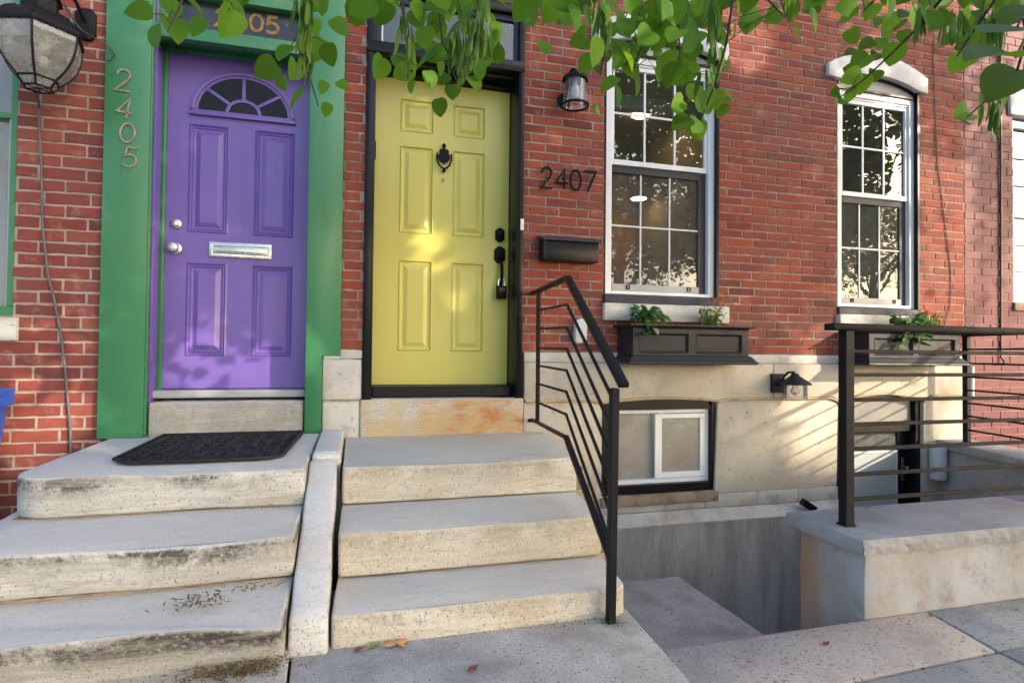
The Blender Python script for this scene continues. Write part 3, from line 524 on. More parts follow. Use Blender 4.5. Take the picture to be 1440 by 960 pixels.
# ================================================================== MIDDLE HOUSE
H = thing('brick_rowhouse', (2.4, 0, 0), 'red brick rowhouse with the yellow front door and two tall white windows', 'house')
WIN = [(1.640, 2.545, 1.225, 1.345, 1.413, 2.33), (3.602, 4.415, 1.236, 1.322, 1.386, 2.27)]
ops = [(.044, 1.06, 0, 3.32), (1.640, 2.545, 1.24, 3.235), (3.602, 4.415, 1.25, 3.235)]
brick_wall('wall', -.085, 4.897, 1.006, 4.6, .2165, .0607, .0108, ops, [M['brick'], M['mortar']], H, 3)
# stone courses
k = MB()
k.box(1.075, 1.70, -.004, .1, .936, 1.003).box(1.705, 2.75, -.006, .1, .936, 1.004).box(2.754, 3.9, -.004, .1, .936, 1.002).box(3.903, 4.895, -.006, .1, .936, 1.003)
k2 = MB(); k2.box(-.088, .043, -.006, .1, .952, 1.004); k2.build('stone_course', M['stone'], H, bevel=.006, smooth=True, sub=.06, jit=.0015)
k.build('stone_course', M['stone'], H, bevel=.006, smooth=True, sub=.12, jit=.0015)
# frieze with the two segmental arches cut in its underside
A1 = (1.632, 2.535, .672, .697); A2 = (3.598, 4.445, .655, .710)
k = MB()
k.prism([(1.075,.934),(1.075,.688)]+list(reversed(arch(*A1)))+[(A1[1]+.05,.682),(3.0,.684)]+[(3.0,.934)], 'y', -.020, .1)
k.prism([(3.004,.934),(3.004,.684),(A2[0]-.06,.686)]+list(reversed(arch(*A2)))+[(A2[1]+.06,.69),(4.893,.69),(4.893,.934)], 'y', -.021, .1)
k.build('frieze', M['stucco'], H, bevel=.006, smooth=True)
k = MB()
def bead(pts): k.tube([(x, -.022, z-.006) for x, z in pts], .0095, 8)
bead([(1.08,.686),(1.55,.683)]+[(x, z-.002) for x, z in reversed(arch(*A1))]+[(2.6,.68),(3.0,.68)])
bead([(3.004,.68),(3.52,.681)]+[(x, z-.002) for x, z in reversed(arch(*A2))]+[(4.52,.688),(4.89,.69)])
k.build('bead_moulding', M['bead'], H, smooth=True)
# dado panels between and beside the openings
k = MB()
k.prism([(1.075,0),(1.075,.68),(1.60,.676),(1.632,.645),(1.632,.02),(1.72,.02),(1.72,0)], 'y', -.009, .1)
k.build('dado', M['stucco'], H, bevel=.004, smooth=True); k = MB()
k.prism([(2.514,0),(2.514,.02),(2.535,.645),(2.575,.674),(3.545,.676),(3.597,.62),(3.585,0)], 'y', -.010, .1)
k.build('dado', M['stucco'], H, bevel=.004, smooth=True); k = MB()
k.prism([(4.447,-1.0),(4.447,.62),(4.50,.682),(4.893,.684),(4.893,-1.0)], 'y', -.009, .1)
k.build('dado', M['stucco'], H, bevel=.004, smooth=True)
k = MB()
for a, b in ((2.43,2.86),(2.863,3.22),(3.223,3.585)): k.box(a, b, -.022, .1, -.098, -.002)
k.box(1.05, 2.427, -.016, .1, -.098, -.002)
k.build('plinth_blocks', M['stone'], H, bevel=.005, smooth=True)
k = MB(); k.prism([(.0,-.10),(-.023,-.10),(-.104,-.163),(-.104,-.175),(.0,-.175)], 'x', 1.01, 3.60); k.build('plinth_slope', M['stone'], H, bevel=.003, sub=.15, jit=.002)
k = MB(); k.box(1.01, 3.60, -.100, .08, -1.0, -.176); k.build('underpinning', M['grey_conc'], H)
# stone blocks left of the yellow door
k = MB(); k.box(-.188, .040, -.012, .1, .702, .947); k.box(-.186, .030, -.008, .1, .40, .690)
k.build('corner_block', M['stone'], H, bevel=.008, seg=2, smooth=True, sub=.06, jit=.002)
k = MB(); k.box(-.185, .03, .002, .1, .690, .702); k.build('mortar_joint', M['bead'], H)
# door sill stone with rust stains
k = MB(); k.box(.032, 1.072, -.020, .30, .40, .700)
st = k.build('door_sill', MAR['sill_rust'], H, bevel=.014, seg=3, smooth=True, sub=.09, jit=.004, loc=(-2.4, 0, 0)); st['label'] = 'worn marble sill streaked with orange rust'
# yellow door
fd = MB(); PX = [(.268,.493),(.622,.844)]
pans = [(a, b, c, d) for (a, b) in PX for (c, d) in ((1.0,1.608),(1.784,2.37),(2.462,2.685))]
panel_slab(fd, .1035, 1.0185, .780, 2.811, .223, .045, pans, [(0,0),(.007,-.004),(.015,.007),(.032,.009),(.056,.001),(.060,0)])
door = fd.build('front_door', M['yellow'], H); door['label'] = 'yellow six-panel front door'
k = MB()
k.lathe([(.0,-.013),(.012,-.008),(.013,.005),(.005,.012),(.0,.016)], (.560,.210,2.392), 12)
k.prism([(.528,2.352),(.534,2.364),(.550,2.366),(.553,2.380),(.567,2.380),(.570,2.366),(.586,2.364),(.594,2.352),(.590,2.335),(.602,2.322),(.598,2.300),(.585,2.283),(.566,2.276),(.561,2.262),(.555,2.276),(.537,2.283),(.524,2.300),(.520,2.322),(.532,2.335)], 'y', .204, .222)
k.tube([(.514,.203,2.335),(.511,.200,2.315),(.513,.198,2.285),(.525,.197,2.255),(.543,.196,2.236),(.560,.196,2.230),(.577,.196,2.236),(.596,.197,2.255),(.608,.198,2.285),(.610,.200,2.315),(.607,.203,2.335)], .0062, 8)
k.lathe([(.0,-.024),(.009,-.016),(.012,-.004),(.006,.006),(.009,.012),(.0,.016)], (.560,.204,2.226), 10)
k.build('door_knocker', M['bronze'], door, smooth=True)
k = MB(); k.lathe([(.011,-.002),(.012,-.006),(.006,-.006),(.0,-.004)], (.557,.222,2.158), 14, 'y'); k.build('peephole', M['tan_metal'], door, smooth=True)
def hexplate(mb, cx, cz, w, h, y): mb.prism([(cx-w*.5,cz+h*.3),(cx-w*.15,cz+h*.5),(cx+w*.15,cz+h*.5),(cx+w*.5,cz+h*.3),(cx+w*.5,cz-h*.3),(cx+w*.15,cz-h*.5),(cx-w*.15,cz-h*.5),(cx-w*.5,cz-h*.3)], 'y', y, .2225)
k = MB(); hexplate(k, .955, 1.81, .064, .098, .203); k.lathe([(.022,-.01),(.022,-.016),(.0,-.018)], (.955,.208,1.81), 16, 'y'); k.build('deadbolt', M['bronze'], door, bevel=.004, smooth=True)
k = MB(); hexplate(k, .955, 1.672, .074, .118, .202)
k.tube([(.957,.205,1.635),(.957,.175,1.618),(.958,.158,1.58),(.958,.153,1.53),(.957,.160,1.48),(.956,.185,1.45),(.955,.21,1.437)], [.010,.011,.012,.012,.011,.010,.009], 10)
k.prism([(.934,1.43),(.934,1.462),(.955,1.475),(.976,1.462),(.976,1.43),(.955,1.415)], 'y', .206, .2225)
k.prism([(.936,1.648),(.974,1.648),(.970,1.655),(.940,1.655)], 'y', .172, .204)
k.build('door_handle', M['bronze'], door, bevel=.003, smooth=True)
k = MB(); k.box(.086, .112, .205, .222, 2.255, 2.375); k.tube([(.092,.2,2.25),(.092,.2,2.38)], .009, 10); k.build('hinge', M['bronze'], door, bevel=.002)
# black door frame, threshold, transom light
k = MB()
k.box(.044, .1, -.012, .27, .70, 3.30); k.box(1.0215, 1.060, -.012, .27, .70, 3.30)
k.box(.050, .080, -.022, -.011, .72, 2.848); k.box(1.028, 1.056, -.022, -.011, .72, 2.848)
k.box(.101, 1.021, .18, .27, 2.816, 2.846); k.box(.101, 1.021, .05, .06, 2.83, 2.846)
k.box(.046, 1.058, -.026, .26, 2.849, 2.918); k.box(.1, 1.0213, -.012, .1, 3.24, 3.30)
k.build('door_frame', M['black'], H, bevel=.003, smooth=True)
k = MB(); k.box(.101, 1.021, .095, .30, .702, .776); k.build('threshold', M['black'], H, bevel=.01)
tw = MB(); tw.box(.1, .128, .02, .06, 2.92, 3.24).box(.995, 1.021, .02, .06, 2.92, 3.24).box(.128, .995, .02, .06, 3.20, 3.238).box(.128, .995, .02, .06, 2.92, 2.942)
two = tw.build('transom_window', M['slate'], H, bevel=.003)
k = MB(); k.box(.128, .995, .036, .042, 2.942, 3.20); k.build('glass', M['glass'], two)
k = MB(); k.box(.132, .140, .028, .036, 2.944, 3.2).build('glazing_bead', M['white'], two)
k = MB(); k.box(.02, 1.1, .55, .6, 2.85, 3.5); k.build('hall_wall', M['room_hall'], H)
k = MB(); k.box(.0, 1.1, .275, .33, .6, 2.84); k.build('hall_lining', M['room_dark'], H)
# the number
k = MB()
for ch, x in zip('2407', (1.176, 1.282, 1.383, 1.487)): digit(k, ch, x, 2.098 if ch != '4' else 2.10, .080, .136, .0125, -.022, -.012)
for x in (1.215, 1.33, 1.42, 1.53): k.tube([(x, -.014, 2.17), (x, .002, 2.17)], .003, 6)
k.build('house_number', M['bronze'], H)
# double-hung windows
def window(x0, x1, zs0, zs1, zf, zm, zt=3.098, label=None):
    # outer white frame
    a, b = x0+.022, x1-.018
    f = MB()
    f.box(a, a+.048, .030, .11, zf, zt).box(b-.048, b, .030, .11, zf, zt).box(a+.048, b-.048, .030, .11, zt-.045, zt).box(a+.048, b-.048, .030, .11, zf, zf+.022)
    f.box(a+.048, b-.048, .040, .11, zt-.062, zt-.045)
    w = f.build('window', M['white'], H, bevel=.003)
    if label: w['label'] = label
    ia, ib = a+.049, b-.049
    # upper sash, outside plane
    u = MB(); t = .038
    z0u, z1u = zm-.005, zt-.063
    u.box(ia, ia+t*.6, .046, .075, z0u, z1u).box(ib-t*.6, ib, .046, .075, z0u, z1u).box(ia+t*.6, ib-t*.6, .046, .075, z1u-.03, z1u).box(ia+t*.6, ib-t*.6, .044, .075, z0u, z0u+.036)
    ga, gb, gz0, gz1 = ia+t*.6, ib-t*.6, z0u+.036, z1u-.03
    us = u.build('sash', M['white'], w, bevel=.002)
    q = MB()
    for i in (1, 2): q.box(ga+(gb-ga)*i/3-.007, ga+(gb-ga)*i/3+.007, .054, .062, gz0, gz1)
    zc = (gz0+gz1)/2+.01; q.box(ga, gb, .0535, .0625, zc-.007, zc+.007)
    q.build('muntin', M['white'], w)
    q = MB(); q.box(ga, gb, .064, .068, gz0, gz1); q.build('glass', M['glass'], w)
    # lower sash behind the half screen
    lz0, lz1 = zf+.023, zm-.006
    s2 = MB()
    s2.box(ia, ia+.012, .058, .10, lz0, lz1).box(ib-.062, ib, .066, .10, lz0, lz1).box(ia+.012, ib-.062, .060, .10, lz1-.050, lz1)
    s2.build('screen_frame', M['screen_frame'], w, bevel=.002)
    s2 = MB(); s2.box(ia+.012, ib-.062, .052, .10, lz0, lz0+.052); s2.build('sash_rail', M['alu'], w, bevel=.002)
    la, lb, l0, l1 = ia+.012, ib-.062, lz0+.052, lz1-.050
    q = MB()
    for i in (1, 2): q.box(la+(lb-la)*i/3-.006, la+(lb-la)*i/3+.006, .070, .0755, l0, l1)
    zc = (l0+l1)/2+.02; q.box(la, lb, .0695, .0758, zc-.006, zc+.006)
    q.build('muntin', M['offwhite'], w)
    q = MB(); q.box(la, lb, .076, .080, l0, l1); q.build('glass', M['glass_low'], w)
    for xx in (la+(lb-la)*.18, la+(lb-la)*.88):
        q = MB(); q.ribbon([(xx-.011, lz0+.018),(xx+.011, lz0+.018),(xx+.011, lz0+.044),(xx-.011, lz0+.044)], .005, .046, .052, True)
        q.build('screen_latch', M['bronze'], w)
    # black lining of the opening
    l = MB(); l.box(x0+.001, x0+.0215, .020, .112, zf-.07, 3.232); l.box(x1-.0175, x1-.001, -.004, .112, zf-.07, 3.232)
    l.build('lining', M['black'], w)
    sb = MB(); sb.prism([(-.016, zs1+.002),(-.016, zf-.012),(.03, zf-.001),(.112, zf-.001),(.112, zs1+.002)], 'x', x0+.002, x1-.002)
    sb.build('subsill', M['slate'], w, bevel=.003)
    ss = MB(); ss.box(x0-.006, x1+.068, -.036, .1, zs0, zs1)
    ss.build('sill', M['sill'], w, bevel=.006, seg=2, smooth=True, sub=.1, jit=.0015)
    # arched stone lintel and the board under it
    ax0, ax1 = x0+.002, x1-.03
    und = list(reversed(arch(ax0, ax1, 3.150, 3.222)))
    top = arch(x0-.105, x1+.064, 3.262, 3.392)
    lt = MB(); lt.prism([(x0-.105, 3.165)]+und+[(x1+.064, 3.140)]+top, 'y', -.030, .1)
    lt.build('lintel', M['lintel'], w, bevel=.006, seg=2, smooth=True)
    tp = MB(); tp.prism([(ax0+.02, zt+.003),(ax1-.0, zt+.003)]+arch(ax0+.02, ax1, 3.150, 3.221), 'y', .030, .11)
    tp.build('arch_board', M['tympanum'], w)
    tb = MB(); tb.ribbon([(x, z-.008) for x, z in arch(ax0+.02, ax1, 3.150, 3.221)], .016, .012, .030); tb.box(ax0+.02, ax1, .016, .030, zt+.001, zt+.016)
    tb.build('arch_trim', M['black'], w)
    return w
w1 = window(*WIN[0], label='white six-over-six window with warm lamps showing inside')
w2 = window(*WIN[1], label='white six-over-six window reflecting trees and sky')
# room behind the first window
k = MB(); k.cm = 0
k.box(1.25, 1.30, .13, 4.0, .95, 3.36); k.box(3.05, 3.10, .13, 4.0, .95, 3.36); k.box(1.3, 3.05, 4.0, 4.05, .95, 3.36)
k.cm = 1; k.box(2.75, 3.049, 2.3, 3.9, .95, 3.0)
k.cm = 0; k.box(1.30, 3.05, .13, 4.0, 3.30, 3.36); k.box(1.30, 3.05, .13, 4.0, .90, .95)
k.build('interior_room', [M['room_warm'], M['room_orange']], H)
k = MB(); k.box(1.31, 3.04, .50, .56, 2.945, 3.05); k.build('bulkhead', M['bulkhead'], H)
for (lx, ly, lz) in ((2.62, 1.36, 3.297), (2.85, 1.83, 2.62)):
    k = MB(); k.lathe([(.0,0),(.078,0),(.082,.004),(.0,.006)], (lx, ly, lz-(.01 if lz > 3 else 0)), 28); k.build('lamp_disc', M['bulb'], H)
    if lz < 3:  # hanging disc and cord are added for the lower sash's bright spot
        k = MB(); k.lathe([(.085,.008),(.03,.04),(.003,.05),(.003,.68)], (lx, ly, lz), 20); k.build('added_cord', M['room_dark'], H)
k = MB()
k.box(3.15, 3.2, .13, 3.0, .95, 3.36); k.box(4.8, 4.85, .13, 3.0, .95, 3.36); k.box(3.2, 4.8, 3.0, 3.05, .95, 3.36); k.box(3.2, 4.8, .13, 3.0, 3.30, 3.36); k.box(3.2, 4.8, .13, 3.0, .90, .95)
k.build('interior_room', M['room_dark'], H)
k = MB()
pts = [(3.63+.009*i, .17+.014*math.sin(i*1.9)+.008*math.sin(i*.53)) for i in range(86)]
vs = []; fs = []
for (x, y) in pts: vs += [(x, y, 1.4), (x, y, 2.62)]
for i in range(85): fs.append((2*i, 2*i+2, 2*i+3, 2*i+1))
k.add(vs, fs); k.build('curtain', M['sheer'], w2)
# basement window
k = MB()
k.prism([(1.634,.022),(1.634,.648)]+list(reversed(arch(1.634,2.533,.648,.684)))[1:-1]+[(2.533,.648),(2.513,.022),(2.489,.085),(2.497,.604),(1.728,.604),(1.716,.085),(2.488,.084),(2.512,.022)], 'y', .012, .1)
bw = MB()
bw.box(1.634, 1.725, .010, .11, .022, .66); bw.box(2.498, 2.534, .010, .11, .022, .66); bw.box(1.725, 2.498, .012, .11, .022, .082)
bw.prism([(1.726,.606),(2.497,.606)]+[p for p in arch(1.64,2.53,.652,.686) if 1.72 < p[0] < 2.5], 'y', .010, .11)
bwo = bw.build('basement_window', M['black'], H, bevel=.002); bwo['label'] = 'low white slider window under the stone arch'
k = MB(); k.box(1.726, 2.497, .045, .10, .578, .604).box(1.726, 2.497, .045, .10, .083, .112).box(1.726, 1.752, .045, .10, .112, .578).box(2.462, 2.497, .045, .10, .112, .578)
k.box(2.115, 2.14, .060, .095, .112, .578)
k.build('frame', M['white'], bwo, bevel=.003)
k = MB(); k.box(2.062, 2.116, .040, .058, .118, .572).box(2.116, 2.46, .040, .058, .540, .572).box(2.116, 2.46, .040, .058, .118, .158).box(2.424, 2.461, .0405, .058, .158, .540)
k.build('sash', M['white'], bwo, bevel=.003)
k = MB(); k.box(2.117, 2.423, .0505, .054, .159, .539); k.box(1.753, 2.06, .075, .079, .113, .577); k.build('pane', M['glass_frost'], bwo)
k = MB(); k.box(1.62, 2.53, -.034, .1, -.050, .019); sl = k.build('sill', M['sandstone'], bwo, bevel=.008, smooth=True, sub=.05, jit=.004)
# basement door
bd = MB()
bd.box(3.601, 3.70, .02, .2, -1.0, .66).box(4.395, 4.444, .02, .2, -1.0, .66).box(3.70, 4.395, .05, .2, .392, .452)
bdo = bd.build('basement_door', M['black'], H, bevel=.003); bdo['label'] = 'black basement door with a blind behind its glass'
k = MB(); k.prism([(3.701,.453),(4.394,.453)]+[p for p in arch(3.606,4.44,.632,.703) if 3.69 < p[0] < 4.41], 'y', .06, .2); k.build('arch_panel', M['door_grey'], bdo)
k = MB(); k.box(3.701, 3.81, .10, .14, -.99, .39).box(4.30, 4.394, .10, .14, -.99, .39).box(3.81, 4.30, .10, .14, .375, .39).box(3.81, 4.30, .10, .14, -.99, -.30); k.build('door_leaf', M['black'], bdo, bevel=.003)
k = MB(); k.box(3.81, 4.30, .112, .118, -.30, .375); k.build('glass', M['glass_dirty'], bdo)
k = MB()
for i in range(34): k.bar((3.825, .1025, -.285+i*.0148), (4.285, .1025, -.285+i*.0148), .0015, .0135, (0,-.25,1))
k.box(3.812, 4.298, .096, .111, .214, .232); k.box(3.812, 3.825, .096, .111, -.3, .214); k.box(4.285, 4.298, .096, .111, -.3, .214); k.box(3.825,4.285,.107,.1115,-.3,.214); k.build('blind', M['blind'], bdo)
k = MB(); k.box(3.7, 4.4, .16, .19, -.99, .39); k.build('inner_panel', M['glass_frost'], bdo)
k = MB(); k.box(4.335, 4.362, .09, .10, -.02, .17); k.tube([(4.349,.09,.10),(4.349,.05,.10),(4.33,.045,.085)], .008, 8); k.build('handle', M['galv'], bdo, bevel=.002)

# ================================================================== LEFT HOUSE
HL = thing('brick_rowhouse', (-2.4, 0, 0), 'dark red brick rowhouse with the purple front door and green door surround', 'house')
brick_wall('wall', -4.2, -1.345, -.05, 4.4, .222, .0676, .0115, [(-3.0,-1.768,1.16,3.2)], [M['brick_old'], M['mortar_old']], HL, 8, jit=.002)
k = MB()
k.prism([(-1.352,.505),(-1.128,.505),(-1.128,4.2),(-1.352,4.2)], 'y', -.034, .1)
k.prism([(-.285,.505),(-.190,.505),(-.190,.966),(-.086,.966),(-.086,4.2),(-.285,4.2)], 'y', -.034, .22)
k.build('pilaster', M['green'], HL, bevel=.004, smooth=True)
k = MB(); k.box(-1.128, -1.098, .152, .25, .74, 2.80); k.box(-1.300, -1.1285, .101, .25, .51, 2.80)
k.box(-1.128, -1.118, -.030, .0, .515, 3.3)
k.box(-1.128, -.287, .165, .25, 2.772, 2.80)
k.box(-1.128, -.287, -.036, .25, 2.802, 2.832); k.box(-1.128, -.287, -.052, .0, 2.752, 2.802); k.box(-1.128,-.287,.03,.06,2.833,2.862)
k.box(-1.128, -.287, .03, .12, 3.05, 3.30)
k.box(-1.128,-1.03,.03,.07,2.862,3.05); k.box(-.36,-.287,.03,.07,2.862,3.05)
k.build('door_frame', M['green'], HL, bevel=.003, smooth=True)
k = MB(); k.box(-1.1275, -1.112, .016, .125, .612, 2.75).box(-1.1275,-1.112,.016,.06,2.84,3.25); k.build('jamb_strip', M['purple'], HL, bevel=.003, smooth=True)
fd = MB(); pans = [(a, b, c, d) for (a, b) in ((-.980,-.757),(-.615,-.385)) for (c, d) in ((.958,1.52),(1.697,2.355))]
panel_slab(fd, -1.097, -.250, .766, 2.770, .17, .045, pans, [(0,0),(.008,-.005),(.016,.005),(.020,.005),(.024,.002),(.030,.009),(.038,.010),(.062,.000),(.064,-.001)])
pd = fd.build('front_door', M['purple'], HL); pd['label'] = 'purple front door with a half-round fan window'
k = MB(); cx, cz = -.681, 2.438
k.ring(cx, cz, .268, .232, .292, .258, .150, .1695); k.ring(cx, cz, .252, .216, .270, .234, .158, .1695)
k.ring(cx, cz, .082, .068, .102, .088, .154, .1695)
for a in (37, 90, 143):
    c, q = math.cos(R(a)), math.sin(R(a)); nx, nz = -q, c
    k.ribbon([(cx+.094*c, cz+.08*q), (cx+.262*c, cz+.225*q)], .020, .155, .1695)
k.box(cx-.300, cx+.300, .146, .1695, 2.405, 2.424); k.box(cx-.285, cx+.285, .154, .1695, 2.424, 2.440)
k.build('fan_window_frame', M['purple'], pd, bevel=.003, smooth=True)
k = MB(); k.prism([(cx+.266*math.cos(R(a)), cz+.23*math.sin(R(a))) for a in range(0, 181, 6)], 'y', .163, .1697); k.build('fan_glass', M['glass_dark'], pd)
k = MB(); k.ribbon([(-.846,1.567),(-.518,1.567),(-.518,1.636),(-.846,1.636)], .022, .156, .1697, True); k.box(-.833, -.530, .160, .1697, 1.580, 1.624); k.box(-.82, -.543, .156, .160, 1.588, 1.617)
k.build('mail_slot', M['galv'], pd, bevel=.002, smooth=True)
k = MB(); k.lathe([(.03,-.002),(.03,-.008),(.02,-.012),(.019,-.022),(.012,-.024),(.0,-.024)], (-1.040,.17,1.742), 20, 'y'); k.build('deadbolt', M['galv'], pd, smooth=True)
k = MB(); k.lathe([(.034,-.002),(.034,-.008),(.016,-.014),(.014,-.03),(.026,-.04),(.031,-.052),(.026,-.066),(.012,-.070),(.0,-.069)], (-1.040,.17,1.595), 22, 'y'); k.build('door_knob', M['galv'], pd, smooth=True)
k = MB(); k.box(-1.135, -.288, .06, .25, .716, .760); k.build('threshold', M['alu'], HL, bevel=.008)
k = MB(); k.box(-1.13, -.287, .17, .24, .760, .7655); k.build('door_sweep', M['black'], HL)
k = MB(); k.box(-1.115, -.292, -.010, .25, .40, .698); k.build('door_sill', MAR['sill'], HL, bevel=.014, seg=3, smooth=True, sub=.1, jit=.002)
tw = MB(); tw.box(-1.02, -.365, .088, .094, 2.865, 3.048); two = tw.build('transom_pane', M['glass_sign'], HL)
k = MB()
for ch, x in zip('2405', (-.83, -.737, -.640, -.551)): digit(k, ch, x, 2.925, .072, .098, .019, .085, .0875)
k.build('gold_number', M['gold'], HL)
k = MB()
for ch, x, z, w, h, tl in (('2',-1.302,2.424,.076,.118,-4),('4',-1.292,2.276,.068,.108,-8),('0',-1.276,2.142,.076,.104,-6),('5',-1.258,2.006,.070,.108,-6)): digit(k, ch, x, z, w, h, .0115, -.042, -.034, tl)
k.build('house_number', M['tan_metal'], HL, bevel=.0015)
k = MB(); k.box(-.3,-.29,.25,.27,.7,.8).box(-1.3,-.2,.255,.30,.5,3.3); k.build('hall_lining', M['room_dark'], HL)
wl = MB(); wl.box(-3.0, -1.768, .02, .1, 1.165, 1.22).box(-1.80, -1.768, .012, .1, 1.22, 3.2).box(-3.0,-1.80,.018,.1,2.228,2.258)
wlo = wl.build('window', M['green'], HL, bevel=.003); wlo['label'] = 'green framed window behind the big lantern'
k = MB(); k.box(-1.815, -1.80, .03, .09, 1.22, 2.228); k.build('sash', M['alu'], wlo)
k = MB(); k.box(-3.0, -1.815, .060, .064, 1.22, 2.228); k.build('glass', M['glass_dirty'], wlo)
k = MB(); k.box(-3.0, -1.80, .045, .049, 2.258, 3.2); k.build('glass', M['glass_dirty'], wlo)
k = MB(); k.box(-3.0, -1.78, .16, .18, 1.2, 3.2); k.build('room_wall', M['curtain'], wlo)
k = MB(); k.box(-3.1, -1.735, -.028, .1, 1.035, 1.158); k.build('sill', M['sill'], wlo, bevel=.006, smooth=True)

# ================================================================== RIGHT HOUSE
HR = thing('brick_rowhouse', (6.5, 0, 0), 'burgundy painted brick rowhouse at the right edge', 'house')
brick_wall('wall', 4.901, 8.2, -1.0, 4.6, .1965, .0671, .0072, [(5.452,6.32,1.40,3.10)], [M['brick_paint'], M['mortar_paint']], HR, 21, jit=.0009)
wr = MB(); a, b = 5.455, 6.316
wr.box(a, a+.045, .03, .1, 1.475, 3.06).box(b-.045, b, .03, .1, 1.475, 3.06).box(a+.045, b-.045, .03, .1, 3.0, 3.06).box(a+.045, b-.045, .03, .1, 1.475, 1.53).box(a+.045, b-.045, .04, .1, 2.22, 2.27)
wro = wr.build('window', M['white'], HR, bevel=.003); wro['label'] = 'white window with small panes cut by the frame edge'
k = MB()
for i in (1, 2): k.box(a+.045+(b-a-.09)*i/3-.008, a+.045+(b-a-.09)*i/3+.008, .05, .06, 1.53, 3.0)
for z in (1.76, 1.99, 2.51, 2.75): k.box(a+.045, b-.045, .0495, .0605, z-.008, z+.008)
k.build('muntin', M['white'], wro)
k = MB(); k.box(a+.045, b-.045, .065, .069, 1.53, 3.0); k.build('glass', M['glass'], wro)
k = MB()
vs = []; fs = []
for i in range(90): vs += [(5.47+.0095*i, .16+.015*math.sin(i*1.7), 1.45), (5.47+.0095*i, .16+.015*math.sin(i*1.7), 3.05)]
for i in range(89): fs.append((2*i, 2*i+2, 2*i+3, 2*i+1))
k.add(vs, fs); k.build('curtain', M['curtain'], wro)
k = MB(); k.box(5.4, 6.4, .25, .28, 1.3, 3.3); k.build('room_wall', M['room_dark'], wro)
k = MB(); k.prism([(5.40,3.085),(6.37,3.085),(6.36,3.30),(6.2,3.37),(5.6,3.37),(5.385,3.30)], 'y', -.025, .1); k.build('lintel', M['lintel'], wro, bevel=.006, smooth=True)
k = MB(); k.box(5.44, 6.34, -.02, .1, 1.40, 1.473); k.build('sill', M['sandstone'], wro, bevel=.006)
# ================================================================== STOOPS
def step_block(xlb, xlf, xrb, xrf, yb, yf, z0, z1, rl=.03, rr=.03, inset=0):
    pts = [(xlb, yb)]
    for kk in range(7):
        a = R(180+90*kk/6); pts.append((xlf+rl+rl*math.cos(a), yf+rl+rl*math.sin(a)))
    for kk in range(7):
        a = R(270+90*kk/6); pts.append((xrf-rr+rr*math.cos(a), yf+rr+rr*math.sin(a)))
    pts.append((xrb, yb))
    mb = MB(); n = len(pts)
    vs = [(p[0], p[1]+(inset if 0 < i < n-1 else 0), z0) for i, p in enumerate(pts)]+[(p[0], p[1], z1) for p in pts]
    mb.add(vs, [tuple(range(n)), tuple(range(2*n-1, n-1, -1))]+[(i, (i+1) % n, n+(i+1) % n, n+i) for i in range(n)])
    return mb
def wear(ob, xc, w, d):
    me = ob.data; off = ob.matrix_world.translation if ob.parent is None else ob.parent.location
    zs = [v.co.z for v in me.vertices]; z0, z1 = min(zs), max(zs)
    ys = [v.co.y for v in me.vertices]; y0 = min(ys)
    for v in me.vertices:
        hh = (v.co.z-z0)/(z1-z0); x = v.co.x+off.x
        v.co.z -= d*max(0, hh-.3)/.7*math.exp(-((x-xc)/w)**2)*math.exp(-max(0, v.co.y-y0)/.25)
        e = math.sin(x*13+z1*7)*math.sin(x*29+3)
        v.co.z -= .0018*max(0, hh-.5)*e*math.exp(-max(0, v.co.y-y0)/.06)*2
    return ob
S1 = thing('marble_stoop', (-.7, -.9, 0), 'grimy white marble steps leading up to the purple door', 'steps')
wear(step_block(-1.285,-1.268,-.197,-.197,-.037,-1.095,.352,.510,.15,.02,.012).build('step', MAR['l'], S1, bevel=.012, seg=3, smooth=True, hattr=True, sub=.09, jit=.004), -0.6, 0.3, 0.012)
wear(step_block(-1.30,-1.285,-.199,-.199,-.9,-1.500,.198,.348,.12,.02,.014).build('step', MAR['l'], S1, bevel=.014, seg=3, smooth=True, hattr=True, sub=.09, jit=.0035), -0.62, 0.3, 0.014)
wear(step_block(-1.45,-1.45,-.201,-.201,-1.3,-1.815,.015,.194,.12,.02,.085).build('step', MAR['l'], S1, bevel=.015, seg=3, smooth=True, hattr=True, sub=.09, jit=.004), -0.2, 0.16, 0.028)
S2 = thing('marble_stoop', (.5, -.9, 0), 'cream marble steps leading up to the yellow door', 'steps')
wear(step_block(-.045,-.047,1.222,1.085,-.022,-.955,.312,.477,.015,.03).build('step', MAR['y'], S2, bevel=.007, seg=2, smooth=True, hattr=True, sub=.09, jit=.0025), 0.5, 0.35, 0.006)
wear(step_block(-.046,-.05,1.09,1.032,-.85,-1.374,.142,.307,.015,.03).build('step', MAR['y'], S2, bevel=.008, seg=2, smooth=True, hattr=True, sub=.09, jit=.002), 0.45, 0.35, 0.008)
wear(step_block(-.048,-.062,1.045,.995,-1.25,-1.686,.012,.135,.015,.05).build('step', MAR['y'], S2, bevel=.008, seg=2, smooth=True, hattr=True, sub=.09, jit=.002), 0.45, 0.35, 0.006)
k = MB(); k.box(-.04, 1.19, -.93, -.03, .0, .311).box(-.04, 1.05, -1.35, -.94, .0, .141); k.build('core', M['bead'], S2)
k = MB(); k.box(-1.24, -.20, -1.07, -.04, .0, .351).box(-1.2, -.20, -1.47, -1.07, .0, .197); k.build('core', M['sandstone'], S1)
